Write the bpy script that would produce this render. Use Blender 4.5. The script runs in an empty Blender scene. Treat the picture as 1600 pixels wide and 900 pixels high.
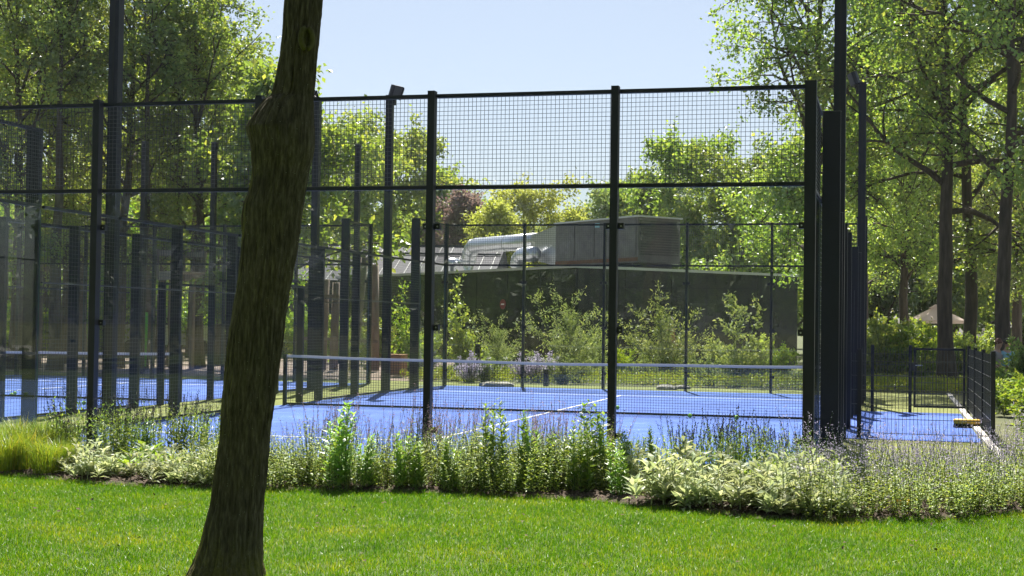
import bpy, bmesh, math, random
import numpy as np
from mathutils import Vector, Matrix, Quaternion
# ------------------------------------------------------------------ camera
S = bpy.context.scene
F, CX, CY, CZ, YAW, PIT, ROL = 2321.9, 0.853, -15.26, 1.516, -0.25362, 0.02505, 0.01398
fw = Vector((math.sin(YAW)*math.cos(PIT), math.cos(YAW)*math.cos(PIT), math.sin(PIT)))
rt = Vector((math.cos(YAW), -math.sin(YAW), 0)); up = rt.cross(fw)
r2 = rt*math.cos(ROL)+up*math.sin(ROL); u2 = -rt*math.sin(ROL)+up*math.cos(ROL)
cam = bpy.data.objects.new('camera', bpy.data.cameras.new('camera'))
S.collection.objects.link(cam); S.camera = cam
cam.matrix_world = Matrix(((r2.x, u2.x, -fw.x, CX), (r2.y, u2.y, -fw.y, CY), (r2.z, u2.z, -fw.z, CZ), (0, 0, 0, 1)))
cam.data.sensor_width = 36; cam.data.lens = F/1600*36; cam.data.clip_end = 2000; cam.data.clip_start = .05
# ------------------------------------------------------------------ sky and sun
SUN_EL, SUN_AZ = math.radians(59), math.radians(-15)
W = bpy.data.worlds.new('World'); S.world = W; W.use_nodes = True
nt = W.node_tree; sky = nt.nodes.new('ShaderNodeTexSky'); sky.sky_type = 'NISHITA'; sky.sun_disc = False
sky.sun_elevation = SUN_EL; sky.sun_rotation = SUN_AZ; sky.air_density = 1.0; sky.dust_density = 1.2; sky.ozone_density = 4.0
hsv = nt.nodes.new('ShaderNodeHueSaturation'); hsv.inputs['Saturation'].default_value = .7; hsv.inputs['Value'].default_value = .88; nt.links.new(sky.outputs[0], hsv.inputs['Color'])
nt.links.new(hsv.outputs[0], nt.nodes['Background'].inputs[0]); nt.nodes['Background'].inputs[1].default_value = .055
sl = bpy.data.lights.new('sun', 'SUN'); sl.energy = 5.0; sl.angle = math.radians(.53); sl.color = (1, .95, .86)
sun = bpy.data.objects.new('sun', sl); S.collection.objects.link(sun)
sd = Vector((math.sin(SUN_AZ)*math.cos(SUN_EL), math.cos(SUN_AZ)*math.cos(SUN_EL), math.sin(SUN_EL)))
sun.rotation_euler = sd.to_track_quat('Z', 'Y').to_euler()
S.view_settings.view_transform = 'Standard'; S.view_settings.look = 'None'; S.view_settings.gamma = 1; S.view_settings.exposure = 1.4
S.render.engine = 'CYCLES'; S.cycles.max_bounces = 8; S.cycles.transparent_max_bounces = 32
S.cycles.diffuse_bounces = 3; S.cycles.glossy_bounces = 3; S.cycles.transmission_bounces = 5; S.cycles.caustics_reflective = False
S.cycles.use_denoising = True; S.cycles.sample_clamp_indirect = 6
# ------------------------------------------------------------------ helpers
C = S.collection
rng = np.random.default_rng(7); random.seed(7)
PI = math.pi
def ray(u, v): return fw+r2*((u-800)/F)+u2*((450-v)/F)
def pix(u, v, z=0.0, Y=None):
    d = ray(u, v); t = (z-CZ)/d.z if Y is None else (Y-CY)/d.y
    return Vector((CX, CY, CZ))+d*t
fh = Vector((math.sin(YAW), math.cos(YAW), 0))
def gp(u, D, z=0.0):
    p = Vector((CX, CY, 0))+rt*((u-800)/F*D)+fh*D; return Vector((p.x, p.y, z))
def put(o, parent=None):
    C.objects.link(o)
    if parent: o.parent = parent
    return o
def tag(o, label=None, cat=None, group=None, kind=None):
    if label: o['label'] = label
    if cat: o['category'] = cat
    if group: o['group'] = group
    if kind: o['kind'] = kind
    return o
def empty(name, loc=(0, 0, 0), rz=0):
    o = bpy.data.objects.new(name, None); o.location = loc; o.rotation_euler = (0, 0, rz); o.empty_display_size = .1
    return put(o)
def mk(name, V, Fs, mat, smooth=False, midx=None):
    """mesh data from arrays; Fs = list of int arrays (n,k)"""
    me = bpy.data.meshes.new(name); V = np.asarray(V, dtype=np.float32).reshape(-1, 3)
    if not isinstance(Fs, (list, tuple)): Fs = [Fs]
    Fs = [np.asarray(f, dtype=np.int32) for f in Fs if len(f)]
    tot = np.concatenate([np.full(len(f), f.shape[1], np.int32) for f in Fs]); li = np.concatenate([f.ravel() for f in Fs])
    st = np.concatenate([[0], np.cumsum(tot)[:-1]]).astype(np.int32)
    me.vertices.add(len(V)); me.vertices.foreach_set('co', V.ravel())
    me.loops.add(len(li)); me.loops.foreach_set('vertex_index', li)
    me.polygons.add(len(tot)); me.polygons.foreach_set('loop_start', st)
    me.polygons.foreach_set('use_smooth', np.full(len(tot), bool(smooth)))
    for m in (mat if isinstance(mat, (list, tuple)) else [mat]): me.materials.append(m)
    if midx is not None: me.polygons.foreach_set('material_index', np.asarray(midx, np.int32))
    me.update(calc_edges=True); return me
def ob(name, me, parent=None, loc=None):
    o = bpy.data.objects.new(name, me)
    if loc is not None: o.location = loc
    return put(o, parent)
BOXF = np.array([[0, 1, 3, 2], [4, 6, 7, 5], [0, 4, 5, 1], [2, 3, 7, 6], [0, 2, 6, 4], [1, 5, 7, 3]])
class MB:
    """collects boxes, tubes and leaves of one part"""
    def __init__(s): s.V = []; s.Q = []; s.T = []; s.n = 0
    def add(s, V, Q=None, T=None):
        V = np.asarray(V, float).reshape(-1, 3)
        if Q is not None and len(Q): s.Q.append(np.asarray(Q)+s.n)
        if T is not None and len(T): s.T.append(np.asarray(T)+s.n)
        s.V.append(V); s.n += len(V); return s
    def box(s, x0, x1, y0, y1, z0, z1):
        return s.add([(x, y, z) for x in (x0, x1) for y in (y0, y1) for z in (z0, z1)], BOXF)
    def obox(s, c, ax, ay, az):
        c, ax, ay, az = map(np.asarray, (c, ax, ay, az))
        return s.add([c+i*ax+j*ay+k*az for i in (-1, 1) for j in (-1, 1) for k in (-1, 1)], BOXF)
    def bar(s, a, b, w, h=None):
        a, b = Vector(a), Vector(b); d = (b-a); L = d.length; d.normalize()
        x = d.cross(Vector((0, 0, 1)));  x = Vector((1, 0, 0)) if x.length < 1e-4 else x.normalized()
        y = x.cross(d); h = h or w
        return s.obox((a+b)/2, x*w/2, d*L/2, y*h/2)
    def tube(s, P, R, k=6, cap=True):
        P = np.asarray(P, float); n = len(P); R = np.broadcast_to(np.asarray(R, float), (n,))
        T = np.gradient(P, axis=0); T /= np.linalg.norm(T, axis=1)[:, None]+1e-9
        ref = np.array([0, 0, 1.]) if abs(T[0][2]) < .8 else np.array([1., 0, 0])
        A = np.cross(T, ref); A /= np.linalg.norm(A, axis=1)[:, None]+1e-9; B = np.cross(T, A)
        an = np.arange(k)*2*PI/k
        V = P[:, None]+R[:, None, None]*(np.cos(an)[None, :, None]*A[:, None]+np.sin(an)[None, :, None]*B[:, None])
        i = np.arange(n-1)[:, None]*k; j = np.arange(k)[None]; j2 = (j+1) % k
        Q = np.stack([i+j, i+j2, i+k+j2, i+k+j], -1).reshape(-1, 4)
        T3 = []
        V = V.reshape(-1, 3)
        if cap:
            V = np.vstack([V, P[0], P[-1]]); a, b = n*k, n*k+1
            T3 = [(a, (q+1) % k, q) for q in range(k)]+[(b, (n-1)*k+q, (n-1)*k+(q+1) % k) for q in range(k)]
        return s.add(V, Q, T3)
    def lathe(s, prof, k=16, c=(0, 0, 0)):
        P = np.array([[r*math.cos(a), r*math.sin(a), z] for r, z in prof for a in np.arange(k)*2*PI/k])+np.array(c)
        n = len(prof); Q = [(i*k+j, i*k+(j+1) % k, (i+1)*k+(j+1) % k, (i+1)*k+j) for i in range(n-1) for j in range(k)]
        return s.add(P, Q)
    def leaves(s, P, D, N, L, Wd, fold=.18, mid=.45, curve=0.0):
        """rhombic folded leaves: P base, D direction, N normal"""
        P, D, N = (np.asarray(a, float) for a in (P, D, N)); m = len(P)
        D = D/(np.linalg.norm(D, axis=1)[:, None]+1e-9); X = np.cross(D, N); X /= np.linalg.norm(X, axis=1)[:, None]+1e-9
        N = np.cross(X, D); L = np.broadcast_to(L, (m,))[:, None]; Wd = np.broadcast_to(Wd, (m,))[:, None]
        a = P; c = P+D*L-N*L*curve; b = P+D*L*mid+X*Wd/2+N*Wd*fold; d = P+D*L*mid-X*Wd/2+N*Wd*fold
        if curve:
            e = P+D*L*mid*1.05+N*0; V = np.stack([a, b, c, d, e], 1).reshape(-1, 3); i = np.arange(m)[:, None]*5
            T = np.stack([i+0, i+1, i+4, i+1, i+2, i+4, i+2, i+3, i+4, i+3, i+0, i+4], -1).reshape(-1, 3)
        else:
            V = np.stack([a, b, c, d], 1).reshape(-1, 3); i = np.arange(m)[:, None]*4
            T = np.stack([i+0, i+1, i+2, i+0, i+2, i+3], -1).reshape(-1, 3)
        return s.add(V, None, T)
    def mesh(s, name, mat, smooth=False):
        return mk(name, np.vstack(s.V), [np.concatenate(l) for l in (s.Q, s.T) if l], mat, smooth)
    def build(s, name, mat, parent=None, smooth=False, loc=None): return ob(name, s.mesh(name, mat, smooth), parent, loc)
def rv(n, g=rng):
    v = g.normal(size=(n, 3)); return v/np.linalg.norm(v, axis=1)[:, None]
# ------------------------------------------------------------------ materials
def newmat(name):
    m = bpy.data.materials.new(name); m.use_nodes = True; n = m.node_tree; n.nodes.clear()
    return m, n, n.nodes.new('ShaderNodeOutputMaterial')
def nd(n, t, **k):
    x = n.nodes.new(t)
    for a, b in k.items(): setattr(x, a, b)
    return x
def noise_col(n, stops, scale, detail=6, stretch=(1, 1, 1), rough=.6, coord='Object'):
    tc = nd(n, 'ShaderNodeTexCoord'); mp = nd(n, 'ShaderNodeMapping'); mp.inputs['Scale'].default_value = stretch
    no = nd(n, 'ShaderNodeTexNoise'); no.inputs['Scale'].default_value = scale; no.inputs['Detail'].default_value = detail; no.inputs['Roughness'].default_value = rough
    n.links.new(tc.outputs[coord], mp.inputs[0]); n.links.new(mp.outputs[0], no.inputs[0])
    r = nd(n, 'ShaderNodeValToRGB'); e = r.color_ramp.elements
    while len(e) < len(stops): e.new(.5)
    for q, (p, c) in zip(e, stops): q.position = p; q.color = (*c, 1)
    n.links.new(no.outputs[0], r.inputs[0]); return r, no
def surf(name, stops, scale, rough=.7, metal=0, bump=0, bscale=None, stretch=(1, 1, 1), spec=.5, detail=6, coord='Object', bdist=.01, mixin=None):
    m, n, out = newmat(name); b = nd(n, 'ShaderNodeBsdfPrincipled')
    b.inputs['Roughness'].default_value = rough; b.inputs['Metallic'].default_value = metal; b.inputs['Specular IOR Level'].default_value = spec
    r, no = noise_col(n, stops, scale, detail, stretch, coord=coord); col = r.outputs[0]
    if mixin:
        r2_, _ = noise_col(n, mixin[0], mixin[1], 4, coord=coord); mx = nd(n, 'ShaderNodeMix', data_type='RGBA', blend_type='MULTIPLY')
        mx.inputs[0].default_value = 1; n.links.new(col, mx.inputs[6]); n.links.new(r2_.outputs[0], mx.inputs[7]); col = mx.outputs[2]
    n.links.new(col, b.inputs['Base Color'])
    if bump:
        _, nb = noise_col(n, [(0, (0, 0, 0)), (1, (1, 1, 1))], bscale or scale*3, 8, stretch, coord=coord)
        bp = nd(n, 'ShaderNodeBump'); bp.inputs['Strength'].default_value = bump; bp.inputs['Distance'].default_value = bdist
        n.links.new(nb.outputs[0], bp.inputs['Height']); n.links.new(bp.outputs[0], b.inputs['Normal'])
    n.links.new(b.outputs[0], out.inputs[0]); return m
def leafmat(name, c1, c2, c3=None, trans=.45, gloss=.04, tcol=(1.3, 1.2, .5), big=None):
    m, n, out = newmat(name); g = nd(n, 'ShaderNodeNewGeometry'); oi = nd(n, 'ShaderNodeObjectInfo')
    r = nd(n, 'ShaderNodeValToRGB'); e = r.color_ramp.elements; c3 = c3 or c2
    e.new(.5); e.new(.5)
    for q, (p, c) in zip(e, ((0, c1), (.45, c1), (.75, c2), (1, c3))): q.position = p; q.color = (*c, 1)
    n.links.new(g.outputs['Random Per Island'], r.inputs[0])
    hs = nd(n, 'ShaderNodeHueSaturation'); mr = nd(n, 'ShaderNodeMapRange'); mr.inputs[3].default_value = .8; mr.inputs[4].default_value = 1.2
    n.links.new(oi.outputs['Random'], mr.inputs[0]); n.links.new(mr.outputs[0], hs.inputs['Value']); n.links.new(r.outputs[0], hs.inputs['Color'])
    mh = nd(n, 'ShaderNodeMapRange'); mh.inputs[3].default_value = .487; mh.inputs[4].default_value = .51
    n.links.new(oi.outputs['Random'], mh.inputs[0]); n.links.new(mh.outputs[0], hs.inputs['Hue']); col = hs.outputs[0]
    if big:
        rr, _ = noise_col(n, big[0], big[1], 3, coord='Object'); mx = nd(n, 'ShaderNodeMix', data_type='RGBA', blend_type='MULTIPLY'); mx.inputs[0].default_value = 1
        n.links.new(col, mx.inputs[6]); n.links.new(rr.outputs[0], mx.inputs[7]); col = mx.outputs[2]
    d = nd(n, 'ShaderNodeBsdfDiffuse'); t = nd(n, 'ShaderNodeBsdfTranslucent'); gl = nd(n, 'ShaderNodeBsdfGlossy'); gl.inputs['Roughness'].default_value = .4
    tm = nd(n, 'ShaderNodeMix', data_type='RGBA', blend_type='MULTIPLY'); tm.inputs[0].default_value = 1; tm.inputs[7].default_value = (*tcol, 1)
    n.links.new(col, tm.inputs[6]); n.links.new(tm.outputs[2], t.inputs[0]); n.links.new(col, d.inputs[0])
    a = nd(n, 'ShaderNodeMixShader'); a.inputs[0].default_value = trans; b = nd(n, 'ShaderNodeMixShader'); b.inputs[0].default_value = gloss
    n.links.new(d.outputs[0], a.inputs[1]); n.links.new(t.outputs[0], a.inputs[2]); n.links.new(a.outputs[0], b.inputs[1]); n.links.new(gl.outputs[0], b.inputs[2])
    n.links.new(b.outputs[0], out.inputs[0]); return m
def glassmat(name, tint, f0=.045, rough=0.0):
    m, n, out = newmat(name); lw = nd(n, 'ShaderNodeLayerWeight'); lw.inputs[0].default_value = .5
    p = nd(n, 'ShaderNodeMath', operation='POWER'); p.inputs[1].default_value = 5; n.links.new(lw.outputs['Facing'], p.inputs[0])
    q = nd(n, 'ShaderNodeMath', operation='MULTIPLY_ADD'); q.inputs[1].default_value = 1-f0; q.inputs[2].default_value = f0; n.links.new(p.outputs[0], q.inputs[0])
    t = nd(n, 'ShaderNodeBsdfTransparent'); t.inputs[0].default_value = (*tint, 1); g = nd(n, 'ShaderNodeBsdfGlossy'); g.inputs['Roughness'].default_value = rough
    x = nd(n, 'ShaderNodeMixShader'); n.links.new(q.outputs[0], x.inputs[0]); n.links.new(t.outputs[0], x.inputs[1]); n.links.new(g.outputs[0], x.inputs[2])
    n.links.new(x.outputs[0], out.inputs[0]); return m
def two(c, d=.25): return [(.3, tuple(x*(1-d) for x in c)), (.7, tuple(min(1, x*(1+d)) for x in c))]
M = {}
M['steel'] = surf('black_powder_coat', two((.0055, .007, .014), .3), 3, .42, spec=.4, bump=.05, bscale=90, bdist=.001)
M['wire'] = surf('wire', two((.09, .092, .1), .2), 9, .3, .7)
M['clampm'] = surf('clamp_black', two((.006, .006, .007), .2), 9, .5)
M['bolt'] = surf('bolt_metal', two((.5, .5, .5), .1), 30, .35, 1)
M['glass'] = glassmat('court_glass', (.965, .982, .975), .028)
M['glassedge'] = surf('glass_edge', two((.1, .17, .15), .1), 8, .25)
M['blue'] = surf('blue_turf', [(.25, (.028, .08, .33)), (.55, (.042, .106, .4)), (.8, (.1, .175, .47))], 2.2, .9, bump=.6, bscale=160, bdist=.012, detail=12, mixin=([(.35, (.74, .78, .84)), (.65, (1.2, 1.16, 1.08))], .5))
M['line'] = surf('white_line', two((.75, .76, .8), .08), 6, .8, bump=.3, bscale=160)
M['turf'] = surf('olive_turf', [(.3, (0.102, 0.128, 0.017)), (.7, (0.170, 0.178, 0.030))], 3, .9, bump=.6, bscale=120, bdist=.015)
M['ground'] = surf('ground_soil', [(.3, (.06, .07, .022)), (.7, (.12, .12, .045))], .6, .95, bump=.4, bscale=12, bdist=.03)
M['lawn'] = surf('lawn_soil', [(.3, (.05, .085, .012)), (.7, (.09, .13, .02))], 2.5, .95, bump=.6, bscale=60, bdist=.02)
M['soil'] = surf('bed_soil', [(.3, (.028, .018, .011)), (.55, (.07, .046, .03)), (.8, (.16, .115, .08))], 34, .95, bump=1, bscale=40, bdist=.04, detail=10)
M['mulch'] = surf('bark_mulch', [(.3, (.12, .085, .065)), (.7, (.27, .2, .165))], 2.5, .95, bump=.8, bscale=30, bdist=.03)
M['gravel'] = surf('gravel', [(.3, (.25, .23, .2)), (.7, (.42, .4, .36))], 25, .9, bump=.6)
M['concrete'] = surf('kerb_concrete', two((.52, .49, .45), .15), 14, .85, bump=.3, bscale=60, bdist=.004)
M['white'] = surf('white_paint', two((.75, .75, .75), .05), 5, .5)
M['tape'] = leafmat('net_tape', (.6, .59, .6), (.6, .59, .6), None, .4, .0, (1, 1, 1))
M['netm'] = surf('net_cord', two((.014, .014, .017), .2), 9, .8)
M['ball'] = surf('tennis_felt', two((.35, .62, .08), .15), 60, .95, bump=.5, bscale=300, bdist=.002)
M['bark'] = surf('bark', [(.3, (.035, .028, .02)), (.6, (.095, .075, .055)), (.8, (.16, .13, .1))], 9, .95, bump=1, bscale=16, stretch=(1, 1, .16), bdist=.04)
def barkmat():
    m, n, out = newmat('bark_moss'); b = nd(n, 'ShaderNodeBsdfPrincipled'); b.inputs['Roughness'].default_value = .95; b.inputs['Specular IOR Level'].default_value = .2
    c, no = noise_col(n, [(.3, (.02, .017, .013)), (.5, (.075, .062, .046)), (.68, (.15, .13, .1))], 60, 9, (1, 1, .14), .68)
    big, _ = noise_col(n, [(.35, (.88, .88, .82)), (.65, (1.12, 1.1, 1.04))], 3.2, 4)
    mx = nd(n, 'ShaderNodeMix', data_type='RGBA', blend_type='MULTIPLY'); mx.inputs[0].default_value = 1; n.links.new(c.outputs[0], mx.inputs[6]); n.links.new(big.outputs[0], mx.inputs[7])
    # moss patches, mostly on the weather side (-x) and near the root flare
    mo, _ = noise_col(n, [(.3, (.085, .085, .008)), (.7, (.24, .22, .03))], 60, 6); mf, _ = noise_col(n, [(.38, (0, 0, 0)), (.62, (1, 1, 1))], 14, 8, (1, 1, .4), .75)
    tc = nd(n, 'ShaderNodeTexCoord'); sp = nd(n, 'ShaderNodeSeparateXYZ'); n.links.new(tc.outputs['Normal'], sp.inputs[0])
    mr = nd(n, 'ShaderNodeMapRange'); mr.inputs[1].default_value = .2; mr.inputs[2].default_value = -.9; mr.inputs[1].default_value = -.35; mr.inputs[3].default_value = .03; mr.inputs[4].default_value = 1.0; n.links.new(sp.outputs[0], mr.inputs[0])
    po = nd(n, 'ShaderNodeSeparateXYZ'); n.links.new(tc.outputs['Object'], po.inputs[0]); mz = nd(n, 'ShaderNodeMapRange'); mz.inputs[1].default_value = .3; mz.inputs[2].default_value = .0; mz.inputs[4].default_value = .7; n.links.new(po.outputs[2], mz.inputs[0])
    ad = nd(n, 'ShaderNodeMath', operation='ADD'); n.links.new(mr.outputs[0], ad.inputs[0]); n.links.new(mz.outputs[0], ad.inputs[1])
    ml = nd(n, 'ShaderNodeMath', operation='MULTIPLY'); ml.use_clamp = True; n.links.new(ad.outputs[0], ml.inputs[0]); n.links.new(mf.outputs[0], ml.inputs[1])
    m2 = nd(n, 'ShaderNodeMix', data_type='RGBA'); n.links.new(ml.outputs[0], m2.inputs[0]); n.links.new(mx.outputs[2], m2.inputs[6]); n.links.new(mo.outputs[0], m2.inputs[7])
    # pale lichen dots
    vo = nd(n, 'ShaderNodeTexVoronoi'); vo.inputs['Scale'].default_value = 17; n.links.new(tc.outputs['Object'], vo.inputs['Vector']); lt = nd(n, 'ShaderNodeMath', operation='LESS_THAN'); lt.inputs[1].default_value = .095; n.links.new(vo.outputs['Distance'], lt.inputs[0])
    vo.inputs['Scale'].default_value = 30; lt.inputs[1].default_value = .07; m3 = nd(n, 'ShaderNodeMix', data_type='RGBA'); m3.inputs[7].default_value = (.22, .24, .17, 1); n.links.new(lt.outputs[0], m3.inputs[0]); n.links.new(m2.outputs[2], m3.inputs[6]); n.links.new(m3.outputs[2], b.inputs['Base Color'])
    bp = nd(n, 'ShaderNodeBump'); bp.inputs['Strength'].default_value = 1; bp.inputs['Distance'].default_value = .006; n.links.new(no.outputs[0], bp.inputs['Height'])
    _, n3 = noise_col(n, [(0, (0, 0, 0)), (1, (1, 1, 1))], 130, 8, (1, 1, .6), .7); b3 = nd(n, 'ShaderNodeBump'); b3.inputs['Strength'].default_value = 1; b3.inputs['Distance'].default_value = .004; n.links.new(n3.outputs[0], b3.inputs['Height']); n.links.new(bp.outputs[0], b3.inputs['Normal']); n.links.new(b3.outputs[0], b.inputs['Normal'])
    n.links.new(b.outputs[0], out.inputs[0]); return m
M['barkbig'] = barkmat()
M['moss'] = surf('moss', [(.3, (.1, .11, .012)), (.7, (.2, .19, .025))], 40, .95, bump=1, bscale=120, bdist=.01)
M['scar'] = surf('pruning_scar', [(.3, (.05, .046, .01)), (.7, (.1, .09, .025))], 30, .95, bump=.8, bscale=60)
M['timber'] = surf('weathered_timber', [(.3, (.16, .12, .1)), (.7, (.32, .26, .22))], 6, .9, bump=.5, bscale=20, stretch=(1, 1, .2))
M['plank'] = surf('pale_plank', [(.3, (.36, .31, .26)), (.7, (.52, .46, .4))], 6, .85, bump=.3, stretch=(.2, 1, 1))
M['crate'] = surf('crate_wood', [(.3, (.3, .16, .08)), (.7, (.42, .24, .12))], 8, .8, stretch=(1, 1, .2))
M['facade'] = surf('dark_facade', two((.008, .014, .015), .3), 1, .2, spec=.26)
M['cap'] = surf('parapet_cap', two((.55, .57, .58), .08), 3, .4, .3)
M['roofzinc'] = surf('roof_zinc', two((.135, .13, .14), .15), .9, .9, 0, spec=.1)
M['roofflat'] = surf('roof_flat', two((.2, .2, .2), .15), 2, .9)
M['duct'] = surf('duct_metal', two((.74, .75, .78), .06), 4, .28, .85, bump=.15, bscale=5, bdist=.05)
M['hvac'] = surf('hvac_grey', [(.3, (.1, .1, .105)), (.7, (.17, .165, .17))], 2.5, .5, .3, detail=8)
M['hvacdk'] = surf('hvac_dark', two((.06, .06, .065), .12), 2, .5, .3)
M['rust'] = surf('rust', two((.16, .07, .035), .3), 8, .8)
M['yellow'] = surf('brush_yellow', two((.75, .42, .01), .12), 20, .6)
M['bristle'] = surf('bristle', two((.01, .01, .01), .2), 60, .9)
M['canvas'] = leafmat('parasol_canvas', (.74, .63, .56), (.74, .63, .56), None, .4, .0, (1, .95, .9))
M['lime'] = surf('lime_paint', two((.12, .55, .02), .12), 5, .5)
M['skin'] = surf('skin', two((.5, .3, .21), .08), 8, .55)
M['hairred'] = surf('hair_auburn', two((.13, .05, .025), .3), 40, .6)
M['hairdark'] = surf('hair_dark', two((.02, .016, .013), .3), 40, .6)
M['shirtblue'] = surf('shirt_blue', two((.28, .52, .62), .1), 12, .85)
M['shirtgrey'] = surf('shirt_grey', two((.3, .28, .27), .1), 12, .85)
M['terracotta'] = surf('terracotta_cloth', two((.34, .13, .07), .15), 12, .85)
M['trouser'] = surf('dark_trousers', two((.03, .035, .06), .2), 12, .85)
M['red'] = surf('reflection_red', two((.2, .02, .03), .1), 5, .4)
M['carglass'] = surf('car_glass', two((.01, .012, .014), .1), 3, .05, spec=.8)
M['carwhite'] = surf('car_white', two((.75, .76, .78), .03), 3, .25)
M['rubber'] = surf('rubber', two((.015, .015, .015), .2), 9, .8)
M['stem'] = surf('plant_stem', two((.07, .12, .03), .2), 20, .8)
M['stone'] = surf('field_stone', [(.3, (.2, .18, .16)), (.7, (.4, .37, .33))], 9, .9, bump=.6, bscale=25)
M['chip'] = surf('bark_chip', two((.12, .08, .055), .5), 30, .95)
# leaves
M['lf_oak'] = leafmat('leaf_oak', (.15, .26, .075), (.2, .32, .088), (.32, .4, .13), .57, .08, tcol=(1.55, 1.3, .45))
M['lf_dark'] = leafmat('leaf_dark', (.11, .2, .065), (.15, .24, .07), (.22, .31, .1), .55, .08, tcol=(1.55, 1.3, .45))
M['lf_light'] = leafmat('leaf_light', (.2, .315, .1), (.26, .38, .115), (.38, .45, .16), .57, .08, tcol=(1.55, 1.3, .45))
M['lf_yellow'] = leafmat('leaf_yellow', (.5, .56, .12), (.62, .66, .15), (.7, .7, .24), .5, tcol=(1.05, 1.08, .7))
M['lf_purple'] = leafmat('leaf_purple', (.26, .19, .18), (.34, .25, .23), (.32, .3, .2), .45, tcol=(1.1, .97, .92))
M['lf_grey'] = leafmat('leaf_greygreen', (0.230, 0.311, 0.135), (0.324, 0.392, 0.189), (0.486, 0.540, 0.324), .4)
M['lf_bright'] = leafmat('leaf_bright', (.17, .31, .06), (.24, .38, .07), (.35, .43, .11), .5, tcol=(1.62, 1.32, .42))
M['lf_cover'] = leafmat('leaf_cover', (0.246, 0.336, 0.022), (0.336, 0.392, 0.028), (0.403, 0.403, 0.045), .4)
M['lf_grass'] = leafmat('leaf_lawn', (.075, .185, .008), (.135, .26, .012), (.3, .35, .05), .5, .03, tcol=(1.3, 1.18, .35), big=([(.3, (.55, .74, .65)), (.46, (.9, .98, 1)), (.58, (1.1, 1.06, 1)), (.74, (1.7, 1.22, 1.5))], 1.1))
M['lf_tallgrass'] = leafmat('leaf_tallgrass', (0.182, 0.308, 0.042), (0.280, 0.392, 0.056), (0.448, 0.420, 0.084), .45)
M['lf_salvia'] = leafmat('leaf_salvia', (.17, .28, .08), (.24, .36, .1), (.36, .46, .15), .5, .05, tcol=(1.4, 1.25, .5))
M['lf_phlox'] = leafmat('leaf_phlox', (.18, .34, .075), (.27, .43, .09), (.4, .52, .14), .52, .07, tcol=(1.4, 1.25, .5))
M['lf_stachys'] = leafmat('leaf_stachys', (.32, .38, .22), (.44, .49, .3), (.62, .64, .46), .42, .02, tcol=(1.15, 1.1, .75))
M['lf_nepeta'] = leafmat('leaf_nepeta', (.24, .34, .1), (.33, .43, .13), (.48, .52, .2), .5, .03, tcol=(1.35, 1.2, .55))
M['lf_broad'] = leafmat('leaf_broad', (.22, .38, .06), (.3, .46, .08), (.42, .52, .12), .5, .07, tcol=(1.4, 1.2, .5))
M['fl_dark'] = leafmat('flower_dark', (.035, .028, .05), (.06, .05, .06), (.09, .06, .1), .2, tcol=(1, 1, 1))
M['fl_pink'] = leafmat('flower_pink', (.46, .32, .36), (.6, .42, .46), (.44, .42, .3), .4, tcol=(1, .92, 1))
M['fl_lav'] = leafmat('flower_lavender', (.5, .44, .58), (.62, .55, .7), (.66, .6, .64), .4, tcol=(1, .97, 1.08))
M['fl_yellow'] = leafmat('leaf_gold', (.5, .36, .05), (.6, .42, .06), (.6, .3, .06), .3, tcol=(1, 1, .6))
# ------------------------------------------------------------------ setting: ground, lawn, bed, court floors
def sheet(name, pts, z, mat, kind='structure'):
    o = ob(name, mk(name, [(x, y, z) for x, y in pts], np.array([list(range(len(pts)))]), mat)); tag(o, kind=kind); return o
sheet('ground', [(-400, -400), (400, -400), (400, 700), (-400, 700)], -.035, M['ground'])
BE = [(-30, -3.2), (-9, -2.6), (-7.4, -2.55), (-6.4, -2.95), (-5.5, -3.05), (-4.6, -2.85), (-3, -2.5), (-1.6, -2.6), (-.9, -2.95), (-.2, -3.3), (.6, -3.2), (1.3, -2.7), (1.9, -2.05), (3, -1.2), (6, 0), (30, 2)]
def bedge(x): return np.interp(x, [p[0] for p in BE], [p[1] for p in BE])
xs = np.linspace(-30, 30, 400)
lv = np.concatenate([np.stack([xs, bedge(xs)-.02*np.sin(xs*9), np.zeros(400)], 1), np.stack([xs, np.full(400, -60.), np.zeros(400)], 1)])
tag(ob('lawn', mk('lawn', lv, np.array([(400+i, 401+i, i+1, i) for i in range(399)]), M['lawn'])), kind='structure')
nx, ny = 420, 60
gx = np.linspace(-14, 9, nx); gy = np.linspace(0, 1, ny); X, T = np.meshgrid(gx, gy); e0 = bedge(X)-.05; Yb = e0+(-.12+(X > 2.3)*(X-2.3)*1.2-e0)*T
hz = .012+.05*np.sin(np.clip(T, 0, 1)*PI)**.5+.012*rng.normal(size=X.shape)*(np.minimum(T, 1-T) > .01)
i = (np.arange(ny-1)[:, None]*nx+np.arange(nx-1)[None]).ravel()
tag(ob('planting_bed_soil', mk('planting_bed_soil', np.stack([X, Yb, hz], -1).reshape(-1, 3), np.stack([i, i+1, i+nx+1, i+nx], 1), M['soil'], True)), kind='structure')
sheet('turf_surround', [(-40, -.1), (2.02, -.1), (2.02, 22.3), (-40, 22.3)], -.004, M['turf'])
sheet('court_floor', [(-10, 0), (0, 0), (0, 20), (-10, 20)], .004, M['blue'])
sheet('entry_floor', [(0, 6.05), (2.0, 6.05), (2.0, 13.35), (0, 13.35)], .004, M['blue'])
sheet('neighbour_court_floor', [(-22, 0), (-12, 0), (-12, 20), (-22, 20)], .004, M['blue'])
for nm, ox in (('court_line', 0), ('neighbour_court_line', -12)):
    for a in ((-10, 0, 3.025, 3.075), (-10, 0, 16.925, 16.975), (-5.025, -4.975, 3.075, 16.925)):
        sheet(nm, [(a[0]+ox, a[2]), (a[1]+ox, a[2]), (a[1]+ox, a[3]), (a[0]+ox, a[3])], .008, M['line'])
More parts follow.
